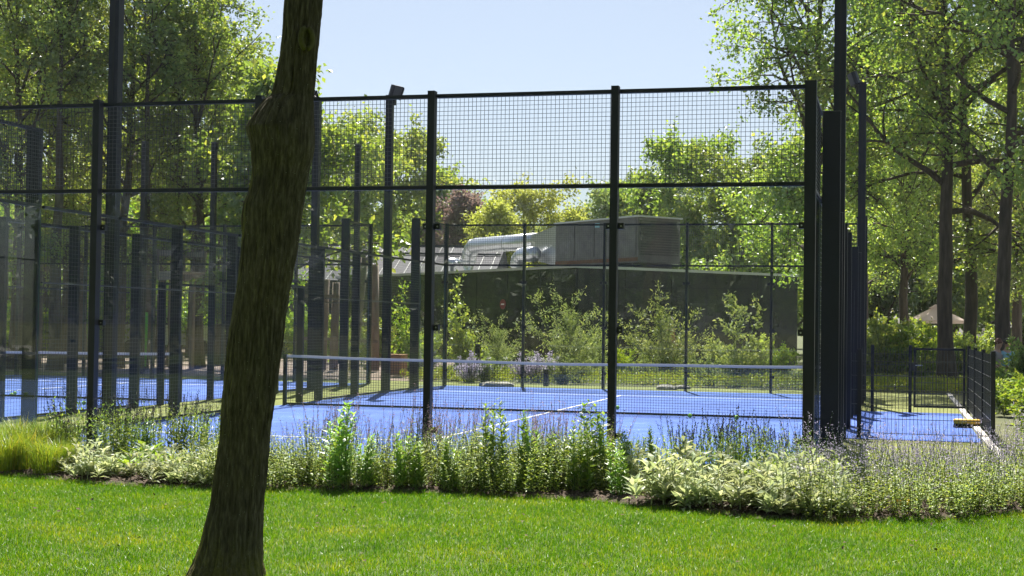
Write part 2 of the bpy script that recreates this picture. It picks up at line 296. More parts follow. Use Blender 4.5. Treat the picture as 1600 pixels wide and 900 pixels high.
sheet('mulch_ground', [(-90, 22.3), (-11.5, 22.3), (-13, 60), (-90, 90)], -.02, M['mulch'])
sheet('gravel_path', [(-11.5, 26.3), (14, 26.3), (16, 28), (-12, 28.4)], -.02, M['gravel'])
sheet('terrace_paving', [(2, 38), (40, 38), (44, 60), (2, 60)], -.02, M['gravel'])
kb = tag(empty('kerb', (2.07, 0, 0)), kind='structure')
ks = MB().box(-.05, .05, .005, .995, -.1, .035).mesh('kerb_stone', M['concrete'])
for y in range(0, 22): ob('kerb_stone', ks, kb, (rng.normal()*.004, y, rng.normal()*.003))
# ------------------------------------------------------------------ court: walls, fences, net, masts
def wires(mb, a, b, z0, z1, sx, sz, r):
    """wire grid in the vertical plane from a to b (xy)"""
    a, b = np.array(a, float), np.array(b, float); L = np.linalg.norm(b-a); d = (b-a)/L; nrm = np.array([-d[1], d[0]])
    n = int(round(L/sx))
    for i in range(n+1):
        p = a+d*L*i/n+rng.normal()*.0015*d; mb.obox((p[0]+nrm[0]*r, p[1]+nrm[1]*r, (z0+z1)/2), (d[0]*r, d[1]*r, 0), (nrm[0]*r, nrm[1]*r, 0), (0, 0, (z1-z0)/2))
    m = int(round((z1-z0)/sz))
    for j in range(m+1):
        z = z0+(z1-z0)*j/m; c = (a+b)/2; mb.obox((c[0]-nrm[0]*r, c[1]-nrm[1]*r, z), (d[0]*L/2, d[1]*L/2, 0), (nrm[0]*r, nrm[1]*r, 0), (0, 0, r))
    return mb
def glass_pane(parent, a, b, z0, z1, th=.012):
    a, b = np.array(a, float), np.array(b, float); L = np.linalg.norm(b-a); d = (b-a)/L; nr = np.array([-d[1], d[0]]); c = (a+b)/2
    m = MB().obox((c[0], c[1], (z0+z1)/2), (d[0]*L/2, d[1]*L/2, 0), (nr[0]*th/2, nr[1]*th/2, 0), (0, 0, (z1-z0)/2))
    me = mk('glass_panel', np.vstack(m.V), np.concatenate(m.Q), [M['glass'], M['glassedge']], midx=[1, 1, 0, 0, 1, 1])
    # faces: 0,1 = ends along d ; 2,3 = large faces ; 4,5 = bottom/top
    return ob('glass_panel', me, parent)
clampme = MB().box(-.028, .028, -.03, .03, -.032, .032).mesh('clamp', M['clampm'])
boltme = MB().lathe([(.0001, -.008), (.009, -.008), (.009, .0), (.0001, .0)], 8).mesh('bolt', M['bolt'])
def back_wall(x0, Y, front, label, pw=.078, full=True):
    """10 m back wall of five glass panels with a metre of mesh above; front = side on which the posts stand"""
    t = tag(empty('glass_back_wall', (x0-5, Y, 0)), label, 'glass wall'); R = lambda x: x-(x0-5)
    for k in range(6):
        x = R(x0-2*k); w = pw if k not in (0, 5) else pw*1.45
        MB().box(x-w/2, x+w/2, front*.012 if front > 0 else -.112, .112 if front > 0 else -.012, 0, 4.02).build('post', M['steel'], t)
    for k in range(5):
        xa, xb = R(x0-2*k-2), R(x0-2*k)
        g = glass_pane(t, (xa+.012, 0), (xb-.012, 0), .012, 2.955)
        MB().box(xa+pw/2, xb-pw/2, -.02, .02, 2.965, 3.005).build('middle_rail', M['steel'], t)
        MB().box(xa+pw/2, xb-pw/2, -.02, .02, 3.955, 3.995).build('top_rail', M['steel'], t)
        tag(wires(MB(), (xa+.02, 0), (xb-.02, 0), 3.01, 3.95, .046, .047, .0021).build('mesh_panel', M['wire'], t), kind='stuff')
        for s, zs in ((-1, (.38, 1.48, 2.565)), (1, (.38, 1.48, 2.565) if k == 0 else (2.565,))):
            for z in zs:
                c = ob('clamp', clampme, g, ((xa+pw/2+.028) if s < 0 else (xb-pw/2-.028-(.018 if k == 0 else 0)), 0, z))
                if full:
                    b = ob('bolt', boltme, c, (0, -.03, 0)); b.rotation_euler = (PI/2*1, 0, 0); b.parent = t; b.location = c.location+Vector((0, -.031, 0))
    return t
back_wall(0, 0, -1, 'near glass back wall of the padel court with black posts behind the flower bed')
back_wall(0, 20, 1, 'far glass back wall across the blue padel court in front of the garden', .06, False)
back_wall(-12, 20, 1, 'far glass back wall of the neighbouring court at the left beside the woodland', .06, False)
def side_fence(X, out, label, door=True):
    """side fence along Y; out = +1 / -1 direction away from the court"""
    t = tag(empty('side_fence', (X, 10, 0)), label, 'fence')
    for y in range(2, 20, 2):
        if y == 10 and door: continue
        h = 4.0 if y in (2, 18) else 3.0; w = .2 if y in (2, 18) else .16
        xa, xb = sorted((out*.02, out*(.02+w)))
        MB().box(xa, xb, y-10-.035, y-10+.035, 0, h).build('post', M['steel'], t)
        MB().box(xa-.003, xb+.003, y-10-.038, y-10+.038, h, h+.008).build('post_cap', M['wire'], t)
    if door:
        for y in (9, 11):
            xa, xb = sorted((out*.02, out*.14)); MB().box(xa, xb, y-10-.03, y-10+.03, 0, 2.2).build('door_post', M['steel'], t)
        MB().box(-.02, .02, -.97, .97, 2.16, 2.2).build('door_header', M['steel'], t)
    for y0 in (0, 18):
        glass_pane(t, (0, y0-10+.02), (0, y0+2-10-.02), .012, 2.955)
        MB().box(-.02, .02, y0-10+.06, y0-10+1.96, 2.965, 3.005).build('middle_rail', M['steel'], t)
        MB().box(-.02, .02, y0-10+.06, y0-10+1.96, 3.955, 3.995).build('top_rail', M['steel'], t)
        tag(wires(MB(), (0, y0-10+.03), (0, y0-10+1.97), 3.01, 3.95, .046, .047, .0021).build('mesh_panel', M['wire'], t), kind='stuff')
    for y0 in range(2, 18, 2):
        z0 = 2.2 if door and y0 in (8, 10) else .03
        if z0 > 1:
            ya, yb = (y0, 9) if y0 == 8 else (11, y0+2)
            tag(wires(MB(), (0, ya-10+.02), (0, yb-10-.02), .03, 2.95, .075, .055, .0014).build('mesh_panel', M['wire'], t), kind='stuff')
            ya, yb = (9, 10) if y0 == 8 else (10, 11)
            tag(wires(MB(), (0, ya-10), (0, yb-10), 2.2, 2.95, .075, .055, .0014).build('mesh_panel', M['wire'], t), kind='stuff')
        else:
            tag(wires(MB(), (0, y0-10+.02), (0, y0+2-10-.02), .03, 2.95, .075, .055, .0014).build('mesh_panel', M['wire'], t), kind='stuff')
        MB().box(-.02, .02, y0-10+.04, y0+2-10-.04, 2.96, 3.0).build('top_rail', M['steel'], t)
        MB().box(-.012, .012, y0-10+.04, y0+2-10-.04, 1.98, 2.0).build('middle_rail', M['wire'], t) if z0 < 1 else None
        if z0 < 1: MB().box(-.02, .02, y0-10+.04, y0+2-10-.04, .01, .045).build('bottom_rail', M['steel'], t)
    return t
side_fence(0, 1, 'right side fence of the padel court seen edge-on with stepped black posts')
side_fence(-10, -1, 'left side fence of the padel court with wire mesh behind the leaning trunk')
side_fence(-12, 1, 'mesh side fence of the neighbouring court beyond the narrow turf strip')
def mast(x, y, out, inward, label, h=6.6):
    t = tag(empty('floodlight_mast', (x, y, 0)), label, 'light mast', 'floodlight masts of the padel courts')
    MB().box(-.075, .075, -.075, .075, 0, h).build('pole', M['steel'], t)
    MB().box(-.12, .12, -.12, .12, 0, .02).build('base_plate', M['steel'], t)
    MB().box(-.012, .012, -.08, -.076, .2, h-.1).build('cable_channel', M['clampm'], t)
    for s in (-1, 1):
        b = MB(); ax = Vector((inward, s*.35, -.38)).normalized(); sx = Vector((0, 0, 1)).cross(ax).normalized(); uz = ax.cross(sx)
        c = Vector((inward*.2, s*.16, h+.06)); b.obox(c, ax*.035, sx*.15, uz*.13); f = b.build('floodlight', M['steel'], t)
        for q in range(5): MB().obox(c-ax*.06+sx*(q-2)*.06, ax*.028, sx*.006, uz*.12).build('cooling_fin', M['wire'], f)
        MB().obox(c+ax*.038, ax*.003, sx*.13, uz*.11).build('lens', M['hvacdk'], f)
        MB().bar((0, s*.05, h-.06), tuple(c-ax*.05), .03).build('bracket', M['steel'], f)
    MB().box(.08 if inward > 0 else -.14, .14 if inward > 0 else -.08, -.05, .05, h-.22, h-.05).build('cable_box', M['clampm'], t)
    return t
mast(.12, 4.35, 1, -1, 'tall black mast rising above the frame beside the right corner of the court')
mast(.14, 16, 1, -1, 'far right floodlight mast with lamps below the big tree crown')
mast(-10.1, 4, -1, 1, 'tall black mast rising above the frame against the left trees')
mast(-10.12, 16, -1, 1, 'far left floodlight mast with lamps against the pale sky')
mast(-11.85, 16, 1, -1, 'mast of the neighbouring court half hidden behind the leaning trunk')
def net(x0, Y, label):
    t = tag(empty('padel_net', (x0-5, Y, 0)), label, 'net'); n = 210; m = 19; b = MB(); r = .0024
    top = lambda x: .88+.04*abs(x/5)**1.6-.01*math.sin((x+5)*.9)**2
    for i in range(n+1):
        x = -4.93+9.86*i/n; h = top(x)-.02; b.obox((x, 0, h/2+.01), (r, 0, 0), (0, r, 0), (0, 0, h/2))
    for j in range(m):
        xs_ = np.linspace(-4.93, 4.93, 13); f = (j+.6)/m
        P = np.array([(x, .004, .015+(top(x)-.03)*f) for x in xs_]); b.tube(P, r*1.2, 4, False)
    tag(b.build('netting', M['netm'], t), kind='stuff')
    for nm, mat, z0, z1, th in (('top_tape', 'tape', -.045, .004, .008), ('bottom_band', 'netm', 0, 0, .012)):
        xs_ = np.linspace(-4.93, 4.93, 25); V = []
        for x in xs_:
            za, zb = (top(x)+z0, top(x)+z1) if nm == 'top_tape' else (.012, .05)
            V += [(x, -th, za), (x, th, za), (x, th, zb), (x, -th, zb)]
        i = np.arange(24)*4; Q = np.concatenate([np.stack([i+a, i+b_, i+4+b_, i+4+a], 1) for a, b_ in ((0, 1), (1, 2), (2, 3), (3, 0))])
        ob(nm, mk(nm, V, Q, M[mat]), t)
    MB().box(-.025, .025, -.012, -.009, .02, .84).build('centre_strap', M['tape'], t) if False else None
    for s in (-1, 1): MB().box(s*4.95-.03, s*4.95+.03, -.03, .03, 0, .93).build('net_post', M['steel'], t)
net(0, 10, 'black padel net with white top tape across the near blue court')
net(-12, 10, 'padel net with white tape on the neighbouring court at the far left')
bs = [(float(r)*.033, float(z)*.033) for r, z in zip(np.sin(np.linspace(.02, PI-.02, 9)), -np.cos(np.linspace(.02, PI-.02, 9)))]
ballme = MB().lathe(bs, 14).mesh('tennis_ball', M['ball'], True)
def ball(u, v, label, Y=None):
    p = pix(u, v+2.5); tag(ob('tennis_ball', ballme, None, (p.x, p.y, .045)), label, 'ball').scale = (1.15,)*3
    return
ball(912, 642, 'green ball lying beyond the net just left of the second post from the right')
ball(965, 638, 'green ball beyond the net touching the second post from the right')
ball(1078, 651, 'left of the two green balls at the foot of the net')
ball(1151, 654, 'right of the two green balls at the foot of the net')
ball(5, 618, 'leftmost green ball on the neighbouring court'); ball(18, 618, 'left ball of the close pair on the neighbouring court')
ball(23, 615.5, 'right ball of the close pair on the neighbouring court'); ball(131, 631, 'green ball on the neighbouring court just left of the leftmost near post')
# slim tall poles far behind the courts
for u, lb in ((222, 'slim dark pole among the left trees beside the tall mast'), (331, 'slim dark pole among the trees left of the leaning trunk'), (556, 'slim dark pole right of the leaning trunk against the sky')):
    p = gp(u, 42); t = tag(empty('steel_pole', p), lb, 'pole', 'slim steel poles behind the courts')
    MB().box(-.07, .07, -.07, .07, 0, 6.55).build('shaft', M['steel'], t); MB().box(-.08, .08, -.08, .08, 6.55, 6.58).build('cap', M['wire'], t)
# ------------------------------------------------------------------ low double-wire fence with gate at the right
def bar_panel(mb, a, b, z0, z1, sx=.05, r=.0032):
    a, b = np.array(a, float), np.array(b, float); L = np.linalg.norm(b-a); d = (b-a)/L; nr = np.array([-d[1], d[0]])
    for i in range(int(L/sx)+1):
        p = a+d*min(L, i*sx); mb.obox((p[0], p[1], (z0+z1)/2), (d[0]*r, d[1]*r, 0), (nr[0]*r, nr[1]*r, 0), (0, 0, (z1-z0)/2))
    c = (a+b)/2
    for z in np.arange(z0+.02, z1, .2):
        for s in (-1, 1): mb.obox((c[0]+nr[0]*.0075*s, c[1]+nr[1]*.0075*s, z), (d[0]*L/2, d[1]*L/2, 0), (nr[0]*.004, nr[1]*.004, 0), (0, 0, .004))
    return mb
t = tag(empty('low_wire_fence', (2.14, 9.7, 0)), 'low black double-wire fence around the blue entry strip at the right', 'fence')
o_ = np.array([2.14, 9.7])
for (x, y) in ((.35, 6.2), (2.14, 6.2), (2.14, 8.6), (2.14, 11), (2.14, 13.3), (1.1, 13.3), (.42, 13.3)):
    MB().box(x-o_[0]-.03, x-o_[0]+.03, y-o_[1]-.03, y-o_[1]+.03, 0, 1.25).build('post', M['steel'], t)
for a, b in (((.24, 6.2), (2.11, 6.2)), ((2.14, 6.24), (2.14, 8.57)), ((2.14, 8.63), (2.14, 10.97)), ((2.14, 11.03), (2.14, 13.27)), ((.24, 13.3), (1.07, 13.3))):
    tag(bar_panel(MB(), np.array(a)-o_, np.array(b)-o_, .06, 1.2).build('wire_panel', M['wire'], t), kind='stuff')
g = tag(empty('side_gate', (1.62, 13.3, 0)), 'small black wire gate with square frame and latch beyond the blue entry strip', 'gate')
for a in ((-.46, -.42, .1, 1.2), (.42, .46, .1, 1.2)): MB().box(a[0], a[1], -.02, .02, a[2], a[3]).build('frame_stile', M['steel'], g)
for z in (.1, 1.16): MB().box(-.42, .42, -.018, .018, z, z+.04).build('frame_rail', M['steel'], g)
tag(bar_panel(MB(), (-.41, 0), (.41, 0), .14, 1.16).build('wire_panel', M['wire'], g), kind='stuff')
MB().box(-.5, -.4, -.045, .045, .78, .92).build('lock_case', M['clampm'], g); MB().bar((-.43, -.06, .88), (-.3, -.06, .88), .018).build('handle', M['bolt'], g)
br = tag(empty('court_brush', (1.93, 9.2, 0), .05), 'yellow court brush head with black bristles lying by the kerb', 'brush')
bh = MB(); bh.lathe([(.0001, -.2), (.036, -.2), (.045, -.18), (.045, .18), (.036, .2), (.0001, .2)], 10); Vb = np.vstack(bh.V)[:, [2, 0, 1]]+[0, 0, .1]
ob('head', mk('head', Vb, np.concatenate(bh.Q), M['yellow'], True), br)
bb = MB()
for q in range(160): x = rng.uniform(-.19, .19); y = rng.uniform(-.04, .04); bb.bar((x, y*.6, .075), (x+rng.normal()*.01, y*1.5, .004), .006)
tag(bb.build('bristles', M['bristle'], br), kind='stuff')
# ------------------------------------------------------------------ trees
def branchy(seed, H, r0, cb, R, nl, leafL, leafW, per, sub=(6, 9), twig=5, lean=(0, 0), elev=(15, 55), spread=.17, top=.9, droop=.12, fork=False):
    g = np.random.default_rng(seed); wood = MB(); LP = []; LD = []
    n = 14; zz = np.linspace(0, H*top, n); wx = np.cumsum(g.normal(0, .012*H/n*3, n)); wy = np.cumsum(g.normal(0, .012*H/n*3, n)); wx -= wx[0]; wy -= wy[0]
    TP = np.stack([wx+lean[0]*(zz/H)**1.3, wy+lean[1]*(zz/H)**1.3, zz], 1); TR = r0*(1-.86*(zz/(H*top))**1.1); TR[0] *= 1.35
    wood.tube(TP, TR, 10)
    def at(h): return np.array([np.interp(h, zz, TP[:, k]) for k in range(3)]), float(np.interp(h, zz, TR))
    def path(p, d, L, k, up_, wig):
        P = [p]; d = d/np.linalg.norm(d)
        for i in range(k):
            d = d+g.normal(0, wig, 3)+np.array([0, 0, up_]); d /= np.linalg.norm(d); P.append(P[-1]+d*L/k)
        return np.array(P), d
    for i in range(nl):
        f = i/max(1, nl-1); h = cb+(H*top-cb)*f**.85; p, rr = at(h); hc = (cb+H)/2; hh = (H-cb)/2*1.15
        env = R*math.sqrt(max(.12, 1-((h+.6-hc)/hh)**2)); az = i*2.39996+g.uniform(-.4, .4); el = math.radians(g.uniform(*elev)+f*25)
        L = env*g.uniform(.75, 1.15); d = np.array([math.cos(az)*math.cos(el), math.sin(az)*math.cos(el), math.sin(el)])
        P, dl = path(p, d, L, 7, -.02 if f < .3 else .03, .13); rl = min(rr*.6, .03+.016*L)
        wood.tube(P, np.linspace(rl, .012, 8), 6)
        for k in range(g.integers(*sub)):
            tt = g.uniform(.22, 1); j = tt*7; a = int(min(6, j)); q = P[a]+(P[a+1]-P[a])*(j-a); base = P[a+1]-P[a]; base /= np.linalg.norm(base)
            d2 = base*.7+g.normal(0, .6, 3); d2[2] *= .7; L2 = L*.38*(1.25-.6*tt)+.3
            P2, d2 = path(q, d2, L2, 4, .0, .2); wood.tube(P2, np.linspace(rl*.35+.006, .006, 5), 4)
            for w in range(twig):
                j = g.uniform(.8, 4); a = int(min(3, j)); q2 = P2[a]+(P2[a+1]-P2[a])*(j-a)
                d3 = d2*.6+g.normal(0, .7, 3); P3, d3 = path(q2, d3, g.uniform(.35, .8)*min(1, R/3.5), 2, -droop*.4, .2); wood.tube(P3, (.008, .005, .003), 3)
                nn = max(3, int(per*g.uniform(.6, 1.4))); s = g.uniform(.1, 1, nn); b = P3[0]+(P3[2]-P3[0])*s[:, None]+g.normal(0, spread*min(1, R/3.5), (nn, 3))
                LP.append(b); LD.append(g.normal(0, 1, (nn, 3))+np.array([0, 0, -droop*3])+d3*.4)
    LP = np.vstack(LP); LD = np.vstack(LD); N = rv(len(LP), g)*.8+np.array([0, 0, .75]); lv_ = MB()
    sc = g.uniform(.65, 1.3, len(LP)); lv_.leaves(LP, LD, N, leafL*sc, leafW*sc)
    return wood, lv_
def tree_set(name, barkm, **k):
    w, l = branchy(**k); return w.mesh('trunk', M[barkm], True), l.mesh('crown', M['lf_oak'])
PROTO = {
 'oak0': tree_set('oak', 'bark', seed=11, H=14.5, r0=.24, cb=3.6, R=4.3, nl=24, leafL=.118, leafW=.092, per=34),
 'oak1': tree_set('oak', 'bark', seed=23, H=13.5, r0=.2, cb=3.2, R=3.6, nl=24, leafL=.118, leafW=.092, per=34, lean=(.5, .3)),
 'oak2': tree_set('oak', 'bark', seed=37, H=16, r0=.25, cb=4.6, R=4.0, nl=25, leafL=.118, leafW=.092, per=34, lean=(-.4, .2)),
 'big0': tree_set('oak', 'bark', seed=41, H=15.5, r0=.21, cb=4.4, R=6.6, nl=24, leafL=.115, leafW=.09, per=31, elev=(5, 45), sub=(7, 10)),
 'big1': tree_set('oak', 'bark', seed=59, H=15, r0=.19, cb=4.9, R=5.2, nl=22, leafL=.115, leafW=.09, per=31, elev=(10, 50), lean=(-.6, 0)),
 'slim': tree_set('tree', 'bark', seed=67, H=12, r0=.2, cb=8.2, R=1.7, nl=9, leafL=.15, leafW=.11, per=10, elev=(20, 60)),
 'mid0': tree_set('tree', 'bark', seed=61, H=9, r0=.13, cb=1.5, R=3.4, nl=20, leafL=.2, leafW=.13, per=20, elev=(25, 60)),
 'mid1': tree_set('tree', 'bark', seed=73, H=8, r0=.12, cb=1.3, R=3.0, nl=20, leafL=.2, leafW=.13, per=20, elev=(25, 60)),
 'low0': tree_set('tree', 'bark', seed=79, H=7, r0=.12, cb=.5, R=3.4, nl=22, leafL=.19, leafW=.12, per=22, elev=(10, 50)),
}
def tree(proto, name, p, label, leaf='lf_oak', s=1.0, rz=None, group=None, sz=None, cat='tree'):
    t = tag(empty(name, p, rng.uniform(0, 6.28) if rz is None else rz), label, cat, group); t.scale = (s, s, sz or s)
    for nm, me in zip(('trunk', 'crown'), PROTO[proto]):
        o = ob(nm, me, t)
        if nm == 'crown': tag(o, kind='stuff')
        if nm == 'crown' and leaf != 'lf_oak': o.material_slots[0].link = 'OBJECT'; o.material_slots[0].material = M[leaf]
    return t
LW = 'oaks of the woodland behind the neighbouring court'
for pr, u, D, s, lf, lb in (
 ('oak0', 25, 45, .86, 'lf_light', 'leafy oak at the left edge behind the neighbouring court'),
 ('oak2', 185, 47, .8, 'lf_oak', 'tall oak behind the left floodlight mast'),
 ('oak1', 312, 48, .93, 'lf_oak', 'oak whose crown meets the sky just left of the leaning trunk'),
 ('oak1', 105, 50, .95, 'lf_light', 'paler oak between the left edge and the tall mast'),
 ('oak0', -90, 50, 1.1, 'lf_oak', 'oak mostly outside the left edge of the picture'),
 ('slim', 235, 58, 1.0, 'lf_oak', 'slender oak deeper in the woodland behind the slim poles'),
 ('slim', 70, 62, 1.1, 'lf_light', 'high-crowned oak deep in the woodland at the far left'),
 ('slim', 350, 64, .9, 'lf_light', 'light green oak deep in the woodland beside the leaning trunk'),
 ('mid1', 428, 44, 1.0, 'lf_oak', 'smaller oak behind the leaning trunk with sprigs showing right of it'),
 ('slim', -20, 70, 1.1, 'lf_oak', 'far oak deep in the woodland at the left edge')):
    tree(pr, 'oak_tree', gp(u, D), lb, lf, s, group=LW)
for pr, u, D, s, lf, lb, rz in (
 ('big0', 1482, 43, 1.13, 'lf_oak', 'large oak right of the court with branches reaching towards the sky gap', 1.1),
 ('big1', 1514, 47, 1.15, 'lf_oak', 'slimmer oak just right of the parasol', .3),
 ('big1', 1572, 40, 1.13, 'lf_oak', 'oak at the right edge with a mossy trunk', 2.2),
 ('oak1', 1412, 58, 1.0, 'lf_light', 'forked oak standing left of the parasol', None),
 ('big0', 1720, 44, 1.0, 'lf_oak', 'oak outside the right edge whose crown hangs into the picture', 3.),
 ('oak0', 1272, 48, 1.1, 'lf_oak', 'oak hidden behind the edge-on fence with its crown over the right corner', 2.0),
 ('oak0', 1350, 72, 1.0, 'lf_oak', 'oak behind the edge-on side fence', None),
 ('oak2', 1480, 84, 1.0, 'lf_light', 'light green oak far behind the parasol', None),
 ('oak0', 1590, 66, 1.0, 'lf_light', 'light green oak far behind the seated people', None)):
    tree(pr, 'oak_tree', gp(u, D), lb, lf, s, rz, 'oaks at the right of the court')
for pr, u, D, s, lf, lb, nm in (
 ('mid0', 535, 90, 1.35, 'lf_light', 'loose light green tree above the grey roof right of the leaning trunk', 'young_tree'),
 ('mid0', 622, 96, 1.42, 'lf_light', 'light green tree behind the far left floodlight mast', 'young_tree'),
 ('mid1', 682, 104, 1.4, 'lf_oak', 'green tree behind the third near post from the right', 'young_tree'),
 ('mid1', 724, 94, 1.12, 'lf_purple', 'purple-leaved tree left of the yellow one', 'copper_beech'),
 ('mid1', 772, 90, 1.0, 'lf_yellow', 'left yellow tree above the silver ducts', 'golden_robinia'),
 ('mid0', 832, 94, 1.04, 'lf_yellow', 'largest yellow tree between the ducts and the grey ventilation unit', 'golden_robinia'),
 ('mid1', 895, 92, .97, 'lf_yellow', 'smaller yellow tree above the grey ventilation unit', 'golden_robinia'),
 ('mid1', 950, 100, 1.25, 'lf_grey', 'grey-green tree behind the second near post from the right', 'broadleaf_tree'),
 ('mid0', 1070, 76, 1.12, 'lf_oak', 'round green tree right behind the ventilation unit', 'broadleaf_tree'),
 ('mid1', 1010, 84, 1.15, 'lf_oak', 'green tree rising over the ventilation unit', 'broadleaf_tree'),
 ('mid0', 1160, 72, 1.0, 'lf_oak', 'green tree right of the ventilation unit', 'broadleaf_tree'),
 ('mid1', 1235, 66, 1.1, 'lf_light', 'light green tree beside the right end of the dark building', 'broadleaf_tree'),
 ('mid0', 455, 96, 1.3, 'lf_oak', 'tree hidden mostly behind the leaning trunk', 'broadleaf_tree')):
    tree(pr, nm, gp(u, D), lb, lf, s)
for k, (u, D) in enumerate([(u, 100+15*math.sin(u*.9)) for u in range(-150, 470, 62)]):
    tree('low0', 'woodland_tree', gp(u, D), 'bushy tree closing the view at the back of the left woodland', ('lf_light', 'lf_oak', 'lf_bright')[k % 3], 1.5, group='bushy trees at the back of the left woodland')
for k, (u, D) in enumerate([(u, 68+5*math.sin(u*1.3)) for u in range(-30, 430, 52)]):
    tree('low0', 'woodland_sapling', gp(u, D), 'sunlit bushy sapling between the straight trunks of the left woodland', ('lf_bright', 'lf_light')[k % 2], .8, group='sunlit saplings of the left woodland')
for k, (u, D) in enumerate([(u, 92+12*math.sin(u*.7)) for u in range(1270, 1760, 55)]):
    tree('low0', 'woodland_tree', gp(u, D), 'bushy tree closing the view behind the terrace at the right', ('lf_oak', 'lf_light', 'lf_dark')[k % 3], 1.5, group='bushy trees behind the terrace at the right')
for k, (u, D) in enumerate([(u, 125+6*math.sin(u)) for u in range(460, 1280, 70)]):
    tree('low0', 'woodland_tree', gp(u, D), 'low distant tree on the skyline behind the building', ('lf_oak', 'lf_light', 'lf_grey')[k % 3], 1.25, group='distant trees on the skyline')
for k, (x, y, pr) in enumerate(((-14, -28, 'oak0'), (-7, -33, 'oak2'), (0, -29, 'oak1'), (6, -34, 'oak0'), (12, -27, 'oak2'), (-21, -33, 'oak1'), (3, -42, 'oak2'), (-11, -42, 'oak0'))):
    tree(pr, 'mirror_only_tree', (x, y, 0), 'park tree behind the viewpoint seen only mirrored in the court glass', 'lf_dark', 1.0, group='park trees mirrored in the glass')
for k in range(13):
    tree('low0', 'mirror_only_tree', (-34+k*4.6, -27-4*math.sin(k*1.9), 0), 'low bushy tree added behind the viewpoint to look dark mirrored in the court glass', 'lf_dark', 1.15, group='low trees added to darken the mirrored glass')  # low row added out of view to darken what the glass reflects
# straight woodland trunks between the courts and the trees
WT = sorted(((88, 44), (30, 52), (128, 56), (222, 46), (252, 60), (345, 52), (375, 58), (160, 66), (300, 62), (8, 60), (272, 50)))
for k, (u, D) in enumerate(WT):
    tree('slim', 'woodland_oak', gp(u, D), '%s straight dark trunk from the left in the climbing wood' % 'first second third fourth fifth sixth seventh eighth ninth tenth eleventh twelfth'.split()[k], ('lf_oak', 'lf_light')[k % 2], 1.0, group='straight trunks of the climbing wood')
# ------------------------------------------------------------------ leaning foreground trunk
rows = [(0, 445, 503), (40, 441, 500.5), (70, 437, 498), (100, 434, 494), (130, 430, 491), (150, 425, 488.5), (158, 413, 488), (175, 402, 488), (200, 388, 488.5), (212, 391, 488.5), (230, 395, 488.5), (245, 396, 485), (262, 396, 480), (285, 394, 476), (300, 391, 473), (320, 384, 470), (340, 381, 467), (400, 379, 459), (500, 366, 441), (600, 353, 430), (700, 341, 420), (800, 324, 411), (850, 314, 406.5), (880, 304, 407), (903, 294, 410), (915, 286, 416)]
TY = -7.15
L_ = np.array([pix(u, v, Y=TY) for v, u, w in rows][::-1]); R_ = np.array([pix(w, v, Y=TY) for v, u, w in rows][::-1])
cz = (L_[:, 2]+R_[:, 2])/2; cx = (L_[:, 0]+R_[:, 0])/2; cr = (R_[:, 0]-L_[:, 0])/2
zt = cz[-1]; slope = (cx[-1]-cx[-8])/(cz[-1]-cz[-8])
nz, na = 1000, 220; Z = np.linspace(-.08, 6.4, nz); c0 = np.where(Z <= zt, np.interp(Z, cz, cx), cx[-1]+slope*(Z-zt)); rr = np.where(Z <= zt, np.interp(Z, cz, cr), cr[-1]-.012*(Z-zt))
A = np.arange(na)*2*PI/na; g2 = np.random.default_rng(5)
def vnoise(ka, kz, warp=0):
    """smooth value noise periodic round the trunk: ka cells round, kz cells per metre"""
    zz = (Z[:, None]+.1)*kz+warp*0; aa = A[None]/(2*PI)*ka+warp; mz = int(6.7*kz)+4; tab = g2.uniform(0, 1, (mz, ka))
    z_, a_ = np.broadcast_arrays(zz+0*aa, aa+0*zz); z0 = np.floor(z_).astype(int); a0 = np.floor(a_).astype(int); fz = z_-z0; fa = a_-a0; fz = fz*fz*(3-2*fz); fa = fa*fa*(3-2*fa)
    z0 = np.clip(z0, 0, mz-2); q = lambda i, j: tab[z0+i, (a0+j) % ka]
    return (q(0, 0)*(1-fa)+q(0, 1)*fa)*(1-fz)+(q(1, 0)*(1-fa)+q(1, 1)*fa)*fz
wp = (vnoise(9, 2.2)-.5)*1.5+(vnoise(30, 7)-.5)*.5
fis = np.zeros((nz, na))
for ka, kz, am in ((34, 1.1, 1.0), (60, 2.6, .8), (104, 7, .5)): fis += am*(np.abs(2*vnoise(ka, kz, wp*ka/30)-1))**.6
fis /= 2.1
lump = (vnoise(5, 1.3)-.5)*.05+(vnoise(11, 3)-.5)*.016
crack = -.03*np.exp(-((A[None]-(PI*1.25+.06*np.sin(Z[:, None]*4)))/.035)**2)*np.exp(-((Z[:, None]-2.35)/.55)**4)
rad = rr[:, None]*.985+lump*.6+(fis-.75)*.034+crack+(vnoise(150, 40)-.5)*.003
Vt = np.stack([c0[:, None]+rad*np.cos(A)[None], TY+rad*np.sin(A)[None]*.95, np.broadcast_to(Z[:, None], rad.shape)], -1).reshape(-1, 3)
i = np.arange(nz-1)[:, None]*na; j = np.arange(na)[None]
bx, bz = float(np.interp(0, cz, cx)), 0
ft = tag(empty('leaning_tree', (bx, TY, 0)), 'large leaning tree trunk with mossy bark on the lawn in the foreground', 'tree')
ob('trunk', mk('trunk', Vt-[bx, TY, 0], np.stack([i+j, i+(j+1) % na, i+na+(j+1) % na, i+na+j], -1).reshape(-1, 4), M['barkbig'], True), ft)
